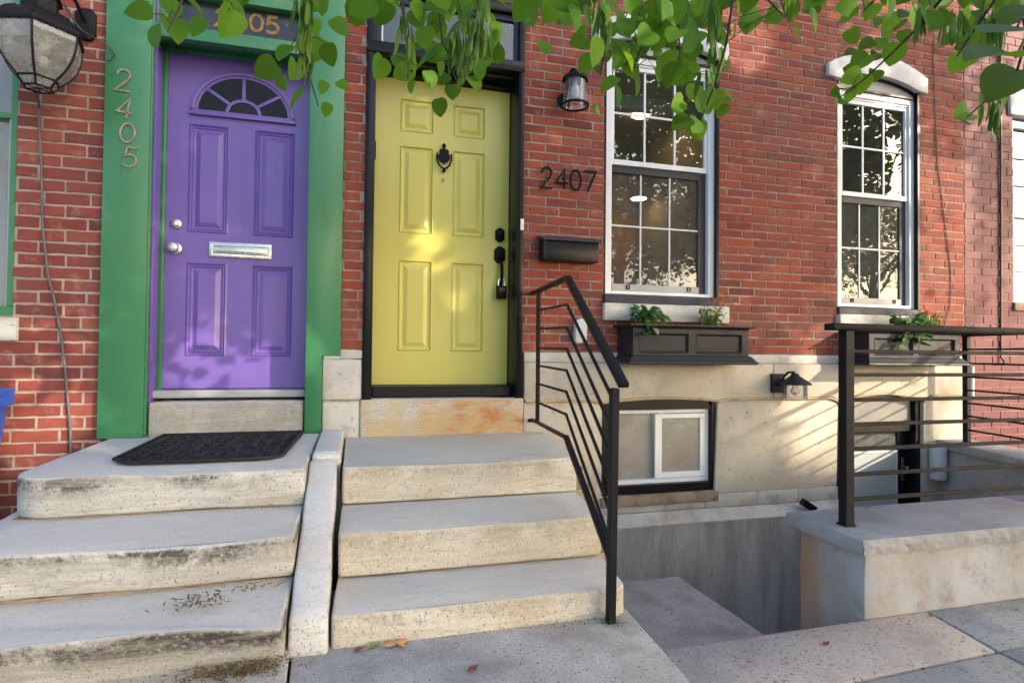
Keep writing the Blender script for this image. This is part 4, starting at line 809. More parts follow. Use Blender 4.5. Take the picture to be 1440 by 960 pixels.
# marble cheek between the stoops
k = MB()
k.prism([(-.04,.3),(-.04,.527),(-.80,.522),(-.835,.508),(-.835,.3)], 'x', -.185, -.058)
k.prism([(-.838,.02),(-.838,.497),(-.90,.488),(-.95,.462),(-1.66,.160),(-1.700,.135),(-1.715,.02)], 'x', -.193, -.072)
tag(k.build('stair_cheek', MAR['cheek'], bevel=.014, seg=3, smooth=True, hattr=True, sub=.06, jit=.003), 'sloping white marble cheek wall between the two stoops', 'cheek wall')
# door mat
dm = thing('door_mat', (-.63, -.5, .51), 'black rubber scroll mat before the purple door', 'door mat')
pts = [(-1.02,-.06),(-1.0,-.80)]+[(-.88+.09*math.cos(R(a))-.01, -.80+.10*math.sin(R(a))) for a in (190,220,250,270)]+[(-.41+.10*math.cos(R(a)), -.80+.10*math.sin(R(a))) for a in (270,300,330,355)]+[(-.29,-.20),(-.292,-.06)]
k = MB(); k.prism(pts, 'z', .5135, .5185); k.build('mat_base', M['rubber'], dm)
k = MB(); k.tube([(x, y, .5225) for x, y in pts]+[(pts[0][0], pts[0][1], .5225)], .008, 6); k.build('mat_rim', M['rubber'], dm, smooth=True)
k = MB(); rg = random.Random(5)
for i in range(11):
    for j2 in range(15):
        x = -.95+i*.062+rg.uniform(-.008,.008); y = -.86+j2*.054+rg.uniform(-.008,.008)
        if x > -.325 or (y < -.8 and (x < -.93 or x > -.37)): continue
        a0 = rg.uniform(0, 6.3); rr = rg.uniform(.016, .026)
        k.tube([(x+rr*(1-.5*q/7)*math.cos(a0+q*.75), y+rr*(1-.5*q/7)*math.sin(a0+q*.75), .5215) for q in range(8)], .0052, 5)
k.build('mat_scrolls', M['rubber'], dm, smooth=True)['kind'] = 'stuff'

# ================================================================== STAIR RAILING
RA, RB = Vector((1.130, 0, 0)), Vector((.906, -1.715, 0)); RD = (RB-RA)/1.715
def rp(y, z): p = RA+RD*(-y); return (p.x, p.y, z)
rl = thing('stair_railing', rp(-1.715, .03), 'black metal railing beside the steps to the yellow door', 'railing')
k = MB(); k.bar(rp(-1.73,.025), rp(-1.755,.875), .030, .030, (1,0,0)); k.build('post', M['iron'], rl, bevel=.003)
k = MB(); k.bar(rp(-.225,.565), rp(-.225,1.375), .022, .022, (1,0,0)); k.build('post', M['iron'], rl, bevel=.002)
k = MB(); k.bar(rp(-.0,1.392), rp(-1.012,1.366), .038, .020); k.bar(rp(-1.0,1.372), rp(-1.86,.890), .038, .020); k.build('handrail', M['iron'], rl, bevel=.004, smooth=True)
sl = (1.366-.885)/(1.82-1.006)
for z0, z1 in ((1.265,1.235),(1.149,1.123),(1.028,1.02),(.919,.914),(.806,.810),(.69,.700)):
    ye = -1.74; k = MB(); k.bar(rp(-.225, z0), rp(-1.004, z1), .012, .012); k.bar(rp(-1.0, z1+.002), rp(ye, z1-(1.74-1.004)*.545), .012, .012)
    k.build('bar', M['iron'], rl, bevel=.002)
k = MB(); k.bar(rp(-.0,.560), rp(-1.006,.598-.01), .026, .014); k.bar(rp(-1.0,.592), rp(-1.735,.252), .026, .020); k.bar(rp(-.0,.553),rp(-.03,.553),.05,.02); k.build('bottom_rail', M['iron'], rl, bevel=.002)

# ================================================================== AREAWAY WALL + RAILS
wl2 = thing('retaining_wall', (3, -1.77, 0), 'low stained concrete wall with a bluestone cap around the basement pit', 'wall')
def stain_mat():
    m, t, b = nt('stained_concrete'); v = coord(t)
    col = ramp(t, noise(t, v, 3, 7), [(.35,(.38,.36,.34)),(.65,(.30,.285,.27))])
    sp = N(t, 'ShaderNodeSeparateXYZ'); t.links.new(v, sp.inputs[0])
    n = noise(t, v, 5, 7, .6)
    col = mix(t, ramp(t, noise(t, coord(t,(2.2,2.2,.5)), 1.5, 7, .6), [(.46,0),(.62,.55)]), col, (.41,.325,.23))
    col = mix(t, ramp(t, noise(t, coord(t,(1.5,1.5,.8)), 2.3, 8, .65), [(.47,0),(.60,.7)]), col, (.40,.415,.44))
    col = mix(t, ramp(t, noise(t, v, 11, 9, .75), [(.52,0),(.66,.6)]), col, (.20,.185,.165))
    yy = mul(t, sp.outputs['Y'], mul(t, n, .22), 'ADD')
    left = mul(t, sp.outputs['X'], -1.150, 'LESS_THAN')
    k1 = mul(t, ramp(t, yy, [(.05,0),(.12,0),(.20,.85),(.30,1)]), left)
    col = mix(t, mul(t, k1, ramp(t, n, [(.3,1),(.62,.55)])), col, (.38,.20,.095))
    col = mix(t, ramp(t, noise(t, v, 60, 6, .7), [(.58,0),(.70,.5)]), col, (.2,.17,.14))
    t.links.new(col, b.inputs['Base Color']); b.inputs['Roughness'].default_value = .88; b.inputs['Specular IOR Level'].default_value = .3
    bump(t, b, mul(t, noise(t, v, 110, 6, .7), mul(t, noise(t, v, 14, 5), 1.5), 'ADD'), .5, .004)
    return m
M['stained'] = stain_mat()
k = MB(); k.box(1.833, 4.30, -1.931, -1.600, -1.0, .270); k.prism([(4.60,-.012),(4.80,-.012),(4.50,-1.60),(4.12,-1.60)], 'z', -1.0, .264)
k.build('wall_body', M['stained'], wl2, bevel=.012, seg=2, smooth=True, sub=.12, jit=.004)
k = MB(); k.box(1.793, 3.02, -1.955, -1.565, .272, .328).box(3.026, 4.62, -1.955, -1.565, .272, .328); k.prism([(4.565,-.014),(4.86,-.014),(4.62,-1.563),(4.03,-1.563)], 'z', .267, .328)
k.build('wall_cap', M['cap'], wl2, bevel=.006, seg=2, smooth=True)
k = MB(); rg = random.Random(3); n = 90
top = []; bot = []
for i in range(n+1):
    x = 1.793+2.8*i/n; top.append((x, -1.956-.004*rg.random(), .3285)); bot.append((x, -1.957-.006*rg.random(), .273))
mid = [(t_[0]+rg.uniform(-.006,.006), -1.960-.009*rg.random(),   .292+.016*rg.random()) for t_ in top]
vs = top+mid+bot; fs = []
for i in range(n):
    for r0 in (0, n+1): fs.append((r0+i, r0+i+1, r0+n+2+i, r0+n+1+i))
k.add(vs, fs); k.build('chipped_edge', M['cap_edge'], wl2)
ar = thing('areaway_railing', (1.888, -1.79, .33), 'black rail fence along the front of the basement pit wall', 'railing')
k = MB(); k.box(1.868, 1.909, -1.81, -1.77, .331, 1.10); k.box(1.862, 1.915, -1.816, -1.764, .3305, .338); k.build('post', M['iron'], ar, bevel=.003)
k = MB(); k.box(4.02, 4.06, -1.81, -1.77, .331, 1.10); k.build('post', M['iron'], ar, bevel=.003)
k = MB(); k.box(1.806, 4.1, -1.816, -1.764, 1.1, 1.128); k.build('handrail', M['iron'], ar, bevel=.005, smooth=True)
for z in (1.018, .924, .824, .727, .629, .528, .430):
    k = MB(); k.box(1.909, 4.02, -1.798, -1.782, z-.0075, z+.0075); k.build('bar', M['iron'], ar, bevel=.002)
ar2 = thing('areaway_railing', (4.68, -.175, .33), 'black rail fence running back to the burgundy house wall', 'railing')
sd = Vector((4.31, -1.70, 0)) - Vector((4.68, -.175, 0)); s0 = Vector((4.68, -.175, 0))
k = MB(); k.box(4.66, 4.70, -.195, -.155, .329, 1.16); k.build('post', M['iron'], ar2, bevel=.003)
def p2(t, z): q = s0+sd*t; return (q.x, q.y, z)
k = MB(); k.bar(p2(-.02, 1.174), p2(1, 1.174), .045, .028); k.build('handrail', M['iron'], ar2, bevel=.004)
for z in (1.06, .948, .842, .738, .636, .534, .425):
    k = MB(); k.bar(p2(0, z), p2(1, z), .014, .014); k.build('bar', M['iron'], ar2, bevel=.002)

# ================================================================== WALL FIXTURES
# big left lantern
ln = thing('wall_lantern', (-1.62, -.30, 2.45), 'large black bent-glass wall lantern by the green surround', 'lantern')
cx, cy = -1.552, -.27
def hexr(r, z, rot=-74.5): return [(cx+r*math.cos(R(rot+60*q)), cy+r*math.sin(R(rot+60*q)), z) for q in range(6)]
lev = [(.186,2.562),(.187,2.53),(.180,2.48),(.163,2.43),(.133,2.383),(.091,2.339),(.088,2.335),(.062,2.296)]
fr = MB(); gl = MB()
H6 = [hexr(r, z) for r, z in lev]
for q in range(6):
    fr.tube([H6[i][q] for i in range(6)], .0055, 6); fr.tube([H6[6][q], H6[7][q]], .0055, 6)
    fr.tube([H6[6][q], H6[6][(q+1) % 6]], .0055, 6); fr.tube([H6[7][q], H6[7][(q+1) % 6]], .0055, 6); 
    fr.tube([H6[7][q], (cx, cy, 2.296)], .003, 5)
for i in range(7):
    if i == 5: continue
    gl.add(H6[i]+H6[i+1], [(q, (q+1) % 6, 6+(q+1) % 6, 6+q) for q in range(6)])
gl.add(H6[7], [tuple(range(6))])
gl.build('lamp_glass', M['glass_lantern'], ln); fr.build('glass_frame', M['iron'], ln, smooth=True)
rf = MB()
def hexloft(levels, cap=True):
    hs = [hexr(r, z) for r, z in levels]
    for i in range(len(hs)-1): rf.add(hs[i]+hs[i+1], [(q, (q+1) % 6, 6+(q+1) % 6, 6+q) for q in range(6)])
    rf.add(hs[-1], [tuple(range(6))])
hexloft([(.178,2.558),(.198,2.560),(.202,2.570),(.198,2.584),(.186,2.590),(.160,2.625),(.125,2.655),(.095,2.668),(.082,2.672),(.082,2.735),(.10,2.745),(.05,2.785),(.02,2.80)])
for q in range(6):
    a = hexr(.186, 2.592)[q]; b = hexr(.097, 2.670)[q]; rf.tube([a, ((a[0]+b[0])/2, (a[1]+b[1])/2, 2.643), b], .006, 6)
rf.build('lamp_roof', M['iron'], ln, bevel=.002)
k = MB(); k.prism([(-1.485,2.69),(-1.425,2.69),(-1.405,2.715),(-1.405,2.835),(-1.425,2.86),(-1.485,2.86),(-1.505,2.835),(-1.505,2.715)], 'y', -.025, -.002)
k.tube([(-1.455,-.02,2.78),(-1.47,-.10,2.85),(-1.52,-.2,2.88),(cx,cy,2.86),(cx,cy,2.79)], .010, 8)
k.build('bracket', M['iron'], ln, bevel=.003, smooth=True)
k = MB(); k.lathe([(.016,0),(.016,.055)], (cx+.02,cy,2.40), 12); k.build('candle_sleeve', M['offwhite'], ln, smooth=True)
k = MB(); k.lathe([(.01,0),(.022,.02),(.028,.045),(.022,.07),(.0,.085)], (cx+.02,cy,2.455), 14); k.build('bulb', M['glass_clear'], ln, smooth=True)
k = MB(); k.tube([(-1.50,-.14,2.80),(-1.46,-.17,2.74),(-1.43,-.16,2.68),(-1.37,-.08,2.665),(-1.325,-.05,2.65),(-1.30,-.05,2.61),(-1.32,-.05,2.575),(-1.38,-.06,2.57),(-1.42,-.08,2.60)], .0035, 6)
k.tube([(-1.51,-.16,2.80),(-1.47,-.19,2.75),(-1.44,-.16,2.70),(-1.40,-.10,2.66)], .0035, 6); k.build('loose_wire', M['wire'], ln, smooth=True)
# cable below it
k = MB(); k.tube([(-1.60,-.20,2.30),(-1.63,-.09,2.30),(-1.66,-.02,2.29),(-1.662,-.010,2.2),(-1.645,-.010,1.95),(-1.635,-.012,1.66),(-1.606,-.010,1.40),(-1.572,-.012,1.26),(-1.535,-.010,1.05),(-1.517,-.012,.92),(-1.499,-.010,.73),(-1.483,-.010,.55),(-1.478,-.010,.40),(-1.47,-.01,.05)], .0065, 8)
tag(k.build('hanging_cable', M['wire_grey'], smooth=True), 'grey cable running down the dark brick below the big lantern', 'cable')
# small lantern by the yellow door
l2 = thing('wall_lantern', (1.37, -.12, 2.7), 'small black jar lantern on the brick above the house number', 'lantern')
c2 = (1.372, -.125, 0)
k = MB(); k.lathe([(.050,-.002),(.050,-.010),(.040,-.016),(.0,-.018)], (1.340,0,2.70), 24, 'y'); k.tube([(1.345,-.01,2.73),(1.35,-.05,2.86),(1.362,-.10,2.878),(1.372,-.125,2.862),(1.372,-.125,2.84)], .008, 8); k.build('bracket', M['iron'], l2, smooth=True)
k = MB(); k.lathe([(.0,.045),(.018,.04),(.02,.018),(.045,.014),(.076,.0),(.084,-.010),(.085,-.026),(.078,-.027),(.076,-.012),(.0,-.006)], (c2[0],c2[1],2.815), 30); k.build('cap', M['iron'], l2, smooth=True)
k = MB(); k.lathe([(.070,2.800),(.072,2.74),(.080,2.66),(.086,2.628)], c2, 30, 'z', False); ob = k.build('jar_glass', M['glass_clear'], l2, smooth=True)
k = MB(); k.lathe([(.084,2.632),(.093,2.630),(.094,2.620),(.084,2.618),(.084,2.632)], c2, 30, 'z', False); k.build('rim', M['iron'], l2, smooth=True)
k = MB(); k.lathe([(.012,2.80),(.014,2.775),(.026,2.73),(.027,2.70),(.018,2.675),(.0,2.668)], c2, 14); k.build('bulb', M['offwhite'], l2, smooth=True)
# barn lamp over the basement stair
l3 = thing('barn_lamp', (3.07, -.1, .78), 'black gooseneck lamp with a clear jar on the stone base', 'lamp')
k = MB(); k.box(2.972, 3.080, -.045, -.022, .722, .862); k.build('back_plate', M['charcoal'], l3, bevel=.004)
k = MB(); k.tube([(3.03,-.045,.78),(3.03,-.075,.80),(3.035,-.09,.845),(3.055,-.11,.874),(3.085,-.13,.876),(3.09,-.13,.862)], .009, 8); k.build('arm', M['iron'], l3, smooth=True)
c3 = (3.092, -.135, 0)
k = MB(); k.lathe([(.0,.872),(.022,.868),(.030,.852),(.052,.835),(.078,.818),(.108,.797),(.112,.786),(.104,.785),(.07,.805),(.0,.82)], c3, 30); k.build('shade', M['charcoal'], l3, smooth=True)
k = MB(); k.lathe([(.083,.79),(.084,.67)], c3, 30, 'z', False)
k.build('jar_glass', M['glass_clear'], l3, smooth=True)
k = MB(); k.lathe([(.014,.80),(.016,.775),(.030,.745),(.030,.725),(.0,.705)], c3, 14); k.build('bulb', M['glass_clear'], l3, smooth=True)
# mailbox
mbx = thing('mailbox', (1.36, -.06, 1.6), 'black metal mailbox on the brick under the house number', 'mailbox')
k = MB(); k.box(1.168, 1.560, -.100, -.004, 1.605, 1.742); k.build('box', M['black'], mbx, bevel=.004, smooth=True)
k = MB(); k.prism([(-.004,1.778),(-.004,1.768),(-.108,1.742),(-.112,1.730),(-.117,1.735),(-.112,1.748)], 'x', 1.158, 1.570); k.build('lid', M['slate'], mbx, bevel=.002)
k = MB(); k.ribbon([(1.182,1.62),(1.182,1.735)], .006, -.103, -.1); k.build('seam', M['slate'], mbx)
lk = thing('key_lockbox', (.957, .16, 1.37), 'small black key lockbox hanging from the yellow door handle', 'lockbox')
k = MB(); k.box(.922, .992, .140, .176, 1.362, 1.452); k.build('body', M['bronze'], lk, bevel=.006, smooth=True)
k = MB(); k.tube([(.935,.158,1.45),(.935,.158,1.487),(.945,.158,1.498),(.969,.158,1.498),(.979,.158,1.487),(.979,.158,1.45)], .005, 8); k.build('shackle', M['galv'], lk, smooth=True)
k = MB(); k.box(.934, .980, .1375, .1402, 1.415, 1.440); k.build('dial', M['screen_frame'], lk)
# sensor box behind the railing
k = MB(); k.prism([(1.418,1.075),(1.418,1.215),(1.46,1.236),(1.502,1.205),(1.502,1.085),(1.44,1.06)], 'y', -.055, -.003)
tag(k.build('utility_box', M['offwhite'], bevel=.008, smooth=True), 'small grey-white utility box on the brick behind the stair railing', 'box')
k = MB(); k.box(1.034, 1.056, -.034, -.022, 1.80, 1.875); k.box(1.039, 1.051, -.038, -.034, 1.825, 1.85)
tag(k.build('doorbell', M['white'], bevel=.003), 'slim white doorbell button on the black frame of the yellow door', 'doorbell')
k = MB(); k.tube([(1.44,-.012,.235),(1.45,-.07,.232)], .020, 12); k.tube([(1.45,-.06,.232),(1.452,-.075,.20),(1.455,-.078,.17)], .012, 10)
tag(k.build('rusty_pipe', M['rust'], smooth=True), 'rusty pipe stub in the stone wall behind the stair railing', 'pipe')
k = MB(); k.tube([(4.512,-.075,.02),(4.512,-.075,.305)], .060, 20); 
tag(k.build('downspout', M['pvc'], bevel=.012, smooth=True), 'short white pipe standing beside the basement door', 'pipe')
k = MB(); k.bar((3.195,-.09,-.075),(3.285,-.11,-.135), .055, .05); tag(k.build('vent_cap', M['black'], bevel=.006), 'small black vent cap at the foot of the stone wall', 'vent')
k = MB(); k.tube([(4.60,-.006,4.4),(4.56,-.006,3.4),(4.60,-.006,2.6),(4.68,-.006,2.1),(4.735,-.006,1.75),(4.742,-.006,1.55),(4.725,-.006,1.40),(4.66,-.008,1.24),(4.60,-.02,1.16)], .0035, 6)
tag(k.build('thin_wire', M['wire_grey'], smooth=True), 'thin wire curving down the sunny brick right of the second window', 'wire')
k = MB(); k.tube([(5.30,-.010,4.5),(5.295,-.010,2.4),(5.285,-.010,1.12),(5.285,-.012,1.0),(5.30,-.03,.96),(5.27,-.04,.95)], .008, 8)
tag(k.build('black_conduit', M['wire'], smooth=True), 'straight black cable down the burgundy wall', 'cable')
k = MB(); k.tube([(4.925,-.03,.68),(4.925,-.03,.92)], .022, 10); k.tube([(4.925,-.012,.30),(4.925,-.012,.68)], .012, 8)
tag(k.build('white_conduit', M['pvc'], smooth=True), 'short white pipe between the stone base and burgundy brick', 'pipe')
# blue bin at the left edge
bn = thing('recycling_bin', (-1.975, -.30, .03), 'blue plastic recycling bin cut by the left edge', 'bin')
k = MB(); c = (-1.975, -.30)
def rr(hw, z): return [(c[0]+sx*hw*1.0, c[1]+sy*hw*.8, z) for sx, sy in ((-1,-1),(1,-1),(1,1),(-1,1))]
lv = [rr(.19,.03), rr(.250,.70), rr(.268,.715), rr(.274,.785), rr(.256,.792), rr(.240,.78), rr(.19,.06)]
vs = [p for l in lv for p in l]; fs = [(0,1,2,3)]
for i in range(len(lv)-1): fs += [(4*i+q, 4*i+(q+1) % 4, 4*i+4+(q+1) % 4, 4*i+4+q) for q in range(4)]
fs.append((24,25,26,27)); k.add(vs, fs); k.build('bin_body', M['blue'], bn, bevel=.015, seg=3, smooth=True)
k = MB(); k.box(-1.72,-1.672,-.30,-.16,.705,.752); k.build('handle', M['blue'], bn, bevel=.008)

# ================================================================== FLOWER BOXES
def planter(name_x, label):
    t = thing('window_box', (name_x, -.13, .94), label, 'flower box', 'window boxes under the tall windows')
    x0, x1 = name_x-.437, name_x+.437
    mb = MB(); y = -.235
    panel_slab(mb, x0, x1, .965, 1.165, y, .233, [(x0+.045, x0+.415, 1.003, 1.138), (x0+.465, x1-.045, 1.003, 1.138)], [(0,0),(.004,-.002),(.012,.004),(.016,.016)])
    mb.build('box', M['charcoal'], t)
    k = MB()
    prof = [(-.03,1.160),(-.012,1.164),(.004,1.172),(.018,1.176),(.030,1.180),(.034,1.184),(.034,1.194),(.0,1.196)]
    for (ax, lo, hi) in (('f', x0, x1),):
        vs = []; 
        for (o, z) in prof:
            o2 = max(o, .0005)
            vs += [(x0-o2, -.004, z), (x0-o2, y-o2, z), (x1+o2, y-o2, z), (x1+o2, -.004, z)]
        fs = []
        for i in range(len(prof)-1):
            for q in range(3): fs.append((4*i+q, 4*i+q+1, 4*i+5+q, 4*i+4+q))
        b = 4*(len(prof)-1); o = len(vs)
        vs += [(x0+.02, -.02, 1.196), (x0+.02, y+.02, 1.196), (x1-.02, y+.02, 1.196), (x1-.02, -.02, 1.196)]
        fs += [(b+q, b+(q+1) % 4, o+(q+1) % 4, o+q) for q in range(4)]
        o3 = len(vs); vs += [(p[0], p[1], 1.15) for p in vs[o:o+4]]
        fs += [(o+q, o+(q+1) % 4, o3+(q+1) % 4, o3+q) for q in range(4)]
        k.add(vs, fs)
    k.build('rim', M['charcoal'], t)
    k = MB(); prof = [(.0005,.990),(.014,.985),(.022,.975),(.036,.955),(.046,.948),(.048,.936),(.040,.930)]
    vs = []
    for (o, z) in prof: vs += [(x0-o, -.022, z), (x0-o, y-o, z), (x1+o, y-o, z), (x1+o, -.022, z)]
    fs = []
    for i in range(len(prof)-1):
        for q in range(3): fs.append((4*i+q, 4*i+q+1, 4*i+5+q, 4*i+4+q))
    b = 4*(len(prof)-1); fs.append((b, b+1, b+2, b+3)); k.add(vs, fs); k.build('base_moulding', M['charcoal'], t)
    k = MB(); k.box(x0+.021, x1-.021, y+.021, -.021, 1.12, 1.165); k.build('soil', M['soil'], t)
    return t
planter(2.183, 'charcoal window box under the window nearer the yellow door')
planter(4.095, 'charcoal window box behind the areaway rail fence')

def leaf_quad(mb, p, d, n, L, W, fold=.25, tip=.55, curl=.12, heart=False):
    """one leaf: base p, direction d, face normal n"""
    d = d.normalized(); n = (n-d*n.dot(d)).normalized(); s_ = d.cross(n)
    if heart:
        prof = [(0,.10),(.025,.30),(.13,.44),(.32,.50),(.56,.46),(.78,.31),(.92,.13)]
    else:
        prof = [(.08,.16),(.3,.46),(.55,.48),(.8,.24)]
    vs = [p]; L_ = []; R_ = []; C_ = []
    for (a, b) in prof:
        aa = max(a, 0); z = -curl*L*(aa*aa)
        e = fold*W*b
        C_.append(p+d*(L*max(a, .02))+n*z)
        L_.append(p+d*(L*a)-s_*(W*b)+n*(z+e)); R_.append(p+d*(L*a)+s_*(W*b)+n*(z+e))
    end = p+d*L+n*(-curl*L)
    k = len(prof); vs = C_+L_+R_+[end]; fs = []
    for i in range(k-1):
        fs += [(i, i+1, k+i+1, k+i), (i+1, i, 2*k+i, 2*k+i+1)]
    fs += [(k-1, 3*k, 2*k-1), (3*k, k-1, 3*k-1)]
    if heart: fs += [(0, k, 0) if False else (0, k+0, k+0)][:0]
    mb.cr = random.random(); mb.add(vs, fs); mb.cr = None
def rv(s=1): return Vector((random.uniform(-s,s), random.uniform(-s,s), random.uniform(-s,s)))
def vine(x, y, label, droop=.10, n=70):
    t = thing('trailing_plant', (x, y, 1.165), label, 'plant')
    st = MB(); lf = MB()
    for i in range(22):
        a = random.uniform(0, 6.28); r = random.uniform(.03, .12); f = random.random() < .4
        h = random.uniform(.05, .13)
        e = Vector((x+r*math.cos(a), y+r*math.sin(a)*.7-(.06 if f else 0), 1.17+h-(droop*1.1 if f else 0)))
        m = Vector((x+r*.5*math.cos(a), y+r*.4*math.sin(a)-(.04 if f else 0), 1.20+h*.7))
        st.tube([(x+random.uniform(-.03,.03), y, 1.16), m, e], .002, 5)
        for q in range(5):
            p = m.lerp(e, q/4.0)+rv(.014)
            d = Vector((math.cos(a), math.sin(a)-.5, random.uniform(-.9,.4)))+rv(.5)
            leaf_quad(lf, p, d, Vector((0,-.6,1))+rv(.5), random.uniform(.055,.09), random.uniform(.038,.058))
    st.build('stem', M['weed'], t); lf.build('foliage', M['vine_leaf'], t, smooth=True)
def marigold(x, y, label, flowers):
    t = thing('marigold_plant', (x, y, 1.165), label, 'plant')
    st = MB(); lf = MB()
    for i in range(26):
        a = random.uniform(0, 6.28); r = random.uniform(.02, .115); h = random.uniform(.07, .19)
        b = Vector((x+r*.3*math.cos(a), y+r*.3*math.sin(a), 1.16)); e = Vector((x+r*math.cos(a), y+r*.7*math.sin(a), 1.165+h))
        st.tube([b, b.lerp(e, .5)+rv(.008), e], .0018, 5)
        for q in range(9):
            p = b.lerp(e, .2+.8*q/8)+rv(.008)
            leaf_quad(lf, p, rv(1)+Vector((0,-.2,.1)), rv(1)+Vector((0,-.3,.6)), random.uniform(.026,.048), random.uniform(.010,.017))
    st.build('stem', M['weed'], t); lf.build('foliage', M['mari_leaf'], t, smooth=True)
    for (fx, fy, fz, r) in flowers:
        fl = MB(); fl.tube([(x, y, 1.2), (fx, fy, fz-.012)], .0018, 5); 
        for ring in range(3):
            for q in range(11):
                a = 6.283*q/11+ring*.3; rr2 = r*(1-.28*ring); c0 = Vector((fx, fy, fz+.006*ring))
                d = Vector((math.cos(a), math.sin(a), .25+.35*ring)); leaf_quad(fl, c0, d, Vector((0,0,1))-d*.2+rv(.2), rr2, rr2*.42, .2, .5, .25)
        fl.lathe([(.0,-.012),(.008,-.008),(.010,.004),(.006,.014),(.0,.016)], (fx, fy, fz), 8)
        fl.build('flower', M['mari'], t)
vine(1.875, -.14, 'leafy trailing plant in the left end of the window box nearer the yellow door')
marigold(2.40, -.12, 'marigold with two orange flowers in the window box nearer the yellow door', [(2.405,-.15,1.372,.038),(2.475,-.14,1.384,.045)])
vine(4.04, -.20, 'drooping leafy plant over the window box behind the rail fence', .14)
marigold(4.36, -.12, 'marigold in the window box behind the rail fence', [(4.335,-.13,1.335,.042),(4.41,-.14,1.325,.038),(4.37,-.10,1.345,.038)])

# ================================================================== LITTER
def fallen(x, y, z, s, rot, mat, label, shape='oval'):
    mb = MB(); d = Vector((math.cos(rot), math.sin(rot), .08))
    if shape == 'oval': leaf_quad(mb, Vector((x, y, z+.004)), d, Vector((0,0,1)), s, s*.55, .2, .5, -.12)
    else:
        pr = [(0,-.12),(.25,-.18),(.45,-.10),(.55,-.42),(.72,-.46),(.74,-.15),(1,.0),(.92,.28),(.72,.18),(.62,.40),(.46,.16),(.2,.14),(0,.06)]
        c_, s2 = math.cos(rot), math.sin(rot)
        q = [(x+s*(a*c_-b*s2), y+s*(a*s2+b*c_)) for a, b in pr]
        vs = [(a, b, z+.004+.012*random.random()) for a, b in q]+[(a, b, z+.0025+.0*0) for a, b in q]
        n = len(q); mb.add([(x+s*.45*c_, y+s*.45*s2, z+.014)]+vs[:n], [(0, 1+i, 1+(i+1) % n) for i in range(n)])
    return tag(mb.build('fallen_leaf', mat), label, 'leaf', 'fallen leaves on the sidewalk')
fallen(.105,-1.722,.03,.085,.25,M['leaf_orange'],'orange lobed leaf at the foot of the cream steps','lobed')
fallen(.052,-1.716,.03,.048,.5,M['leaf_green'],'yellow-green leaf at the foot of the cream steps')
fallen(.005,-1.722,.03,.040,.1,M['leaf_red'],'dark red leaf beside the yellow-green one by the marble cheek')
fallen(.34,-1.93,.03,.045,.4,M['leaf_red'],'small brown-red leaf alone on the speckled slab')
fallen(1.52,-2.06,.03,.035,.2,M['leaf_red'],'small red leaf on the pinkish slab')
fallen(2.16,-1.62,.331,.025,.2,M['leaf_red'],'tiny red leaf on the bluestone cap')
def litter(spots, name, label, mat, cat):
    mb = MB()
    for (x, y, z, sx, sy, n, L) in spots:
        for i in range(n):
            p = Vector((random.gauss(x, sx), random.gauss(y, sy), z+abs(random.gauss(0, .006))+.003))
            leaf_quad(mb, p, Vector((random.uniform(-1,1), random.uniform(-1,1), random.uniform(-.15,.25))), Vector((0,0,1))+rv(.5), L*random.uniform(.5,1.3), L*random.uniform(.12,.3))
    return tag(mb.build(name, mat), label, cat, None, 'stuff')
litter([(-.47,-1.62,.196,.045,.03,130,.022),(-.30,-1.545,.196,.05,.015,70,.018),(-.31,-1.79,.05,.06,.025,220,.024),(-.42,-1.80,.05,.05,.02,110,.022),(-.24,-1.77,.05,.04,.03,90,.02),(-.34,-1.905,.05,.03,.03,50,.018),(-.30,-1.11,.35,.05,.008,50,.015),(-.7,-1.82,.05,.35,.012,120,.012)],
       'leaf_litter', 'brown plant litter gathered on the left steps and sidewalk', M['dead'], 'litter')
litter([(.906,-1.73,.03,.025,.02,120,.016),(.70,-1.70,.03,.2,.006,90,.012),(.25,-1.70,.03,.2,.006,60,.010),(1.53,-1.95,-.0,.03,.01,40,.016),(.78,-1.73,.03,.05,.01,40,.014)],
       'weeds', 'little weeds and crumbs along the foot of the cream steps', M['weed'], 'weeds')
litter([(.4,-2.0,.028,.6,.3,70,.010),(-.5,-1.65,.193,.4,.09,30,.010),(1.5,-1.1,-.52,.3,.35,50,.014),(-.6,-1.3,.348,.35,.1,22,.010),(.3,-1.5,.134,.4,.1,12,.008),(1.8,-2.3,.028,.6,.2,40,.010),(2.4,-2.0,.028,.2,.03,20,.014)],
       'crumbs', 'dark specks of debris scattered over the concrete and treads', M['dead'], 'debris')
# ================================================================== TREES
SUN = Vector((.295, -.27, .14)).normalized()
def on_wall(p):
    t = p.y/SUN.y; q = p-SUN*t; return q.x, q.z
HOLES = [(-.74,1.02,.15),(-.40,1.0,.13),(-.30,1.07,.08),(-.60,1.24,.06),(-1.60,.78,.13),(-1.50,1.10,.10),(-1.68,.50,.12),(-1.44,.62,.07),(.76,1.80,.06),(.65,1.88,.05),(.9,1.5,.04),(2.75,3.3,.16)]
def lets_sun(q, m=.05):
    wx, wz = on_wall(q)
    if any((wx-a)**2+(wz-b)**2 < (r+m)**2 for a, b, r in HOLES): return True
    if wz < .12: return False
    if wz < 1.30+.05*math.sin(wx*9): return wx > 3.22+.08*math.sin(wz*7)-m
    if 4.40+.06*math.sin(wz*4)-m < wx < 4.93+m and wz < 2.7: return True
    return wx > 4.9 and wz < 1.35
def limb(mb, pts, r0, r1, n=9):
    k = len(pts); mb.tube(pts, [r0+(r1-r0)*i/(k-1) for i in range(k)], n)
tr = thing('redbud_tree', (5.7, -4.75, 0), 'redbud tree hanging green leaves and pods across the top', 'tree')
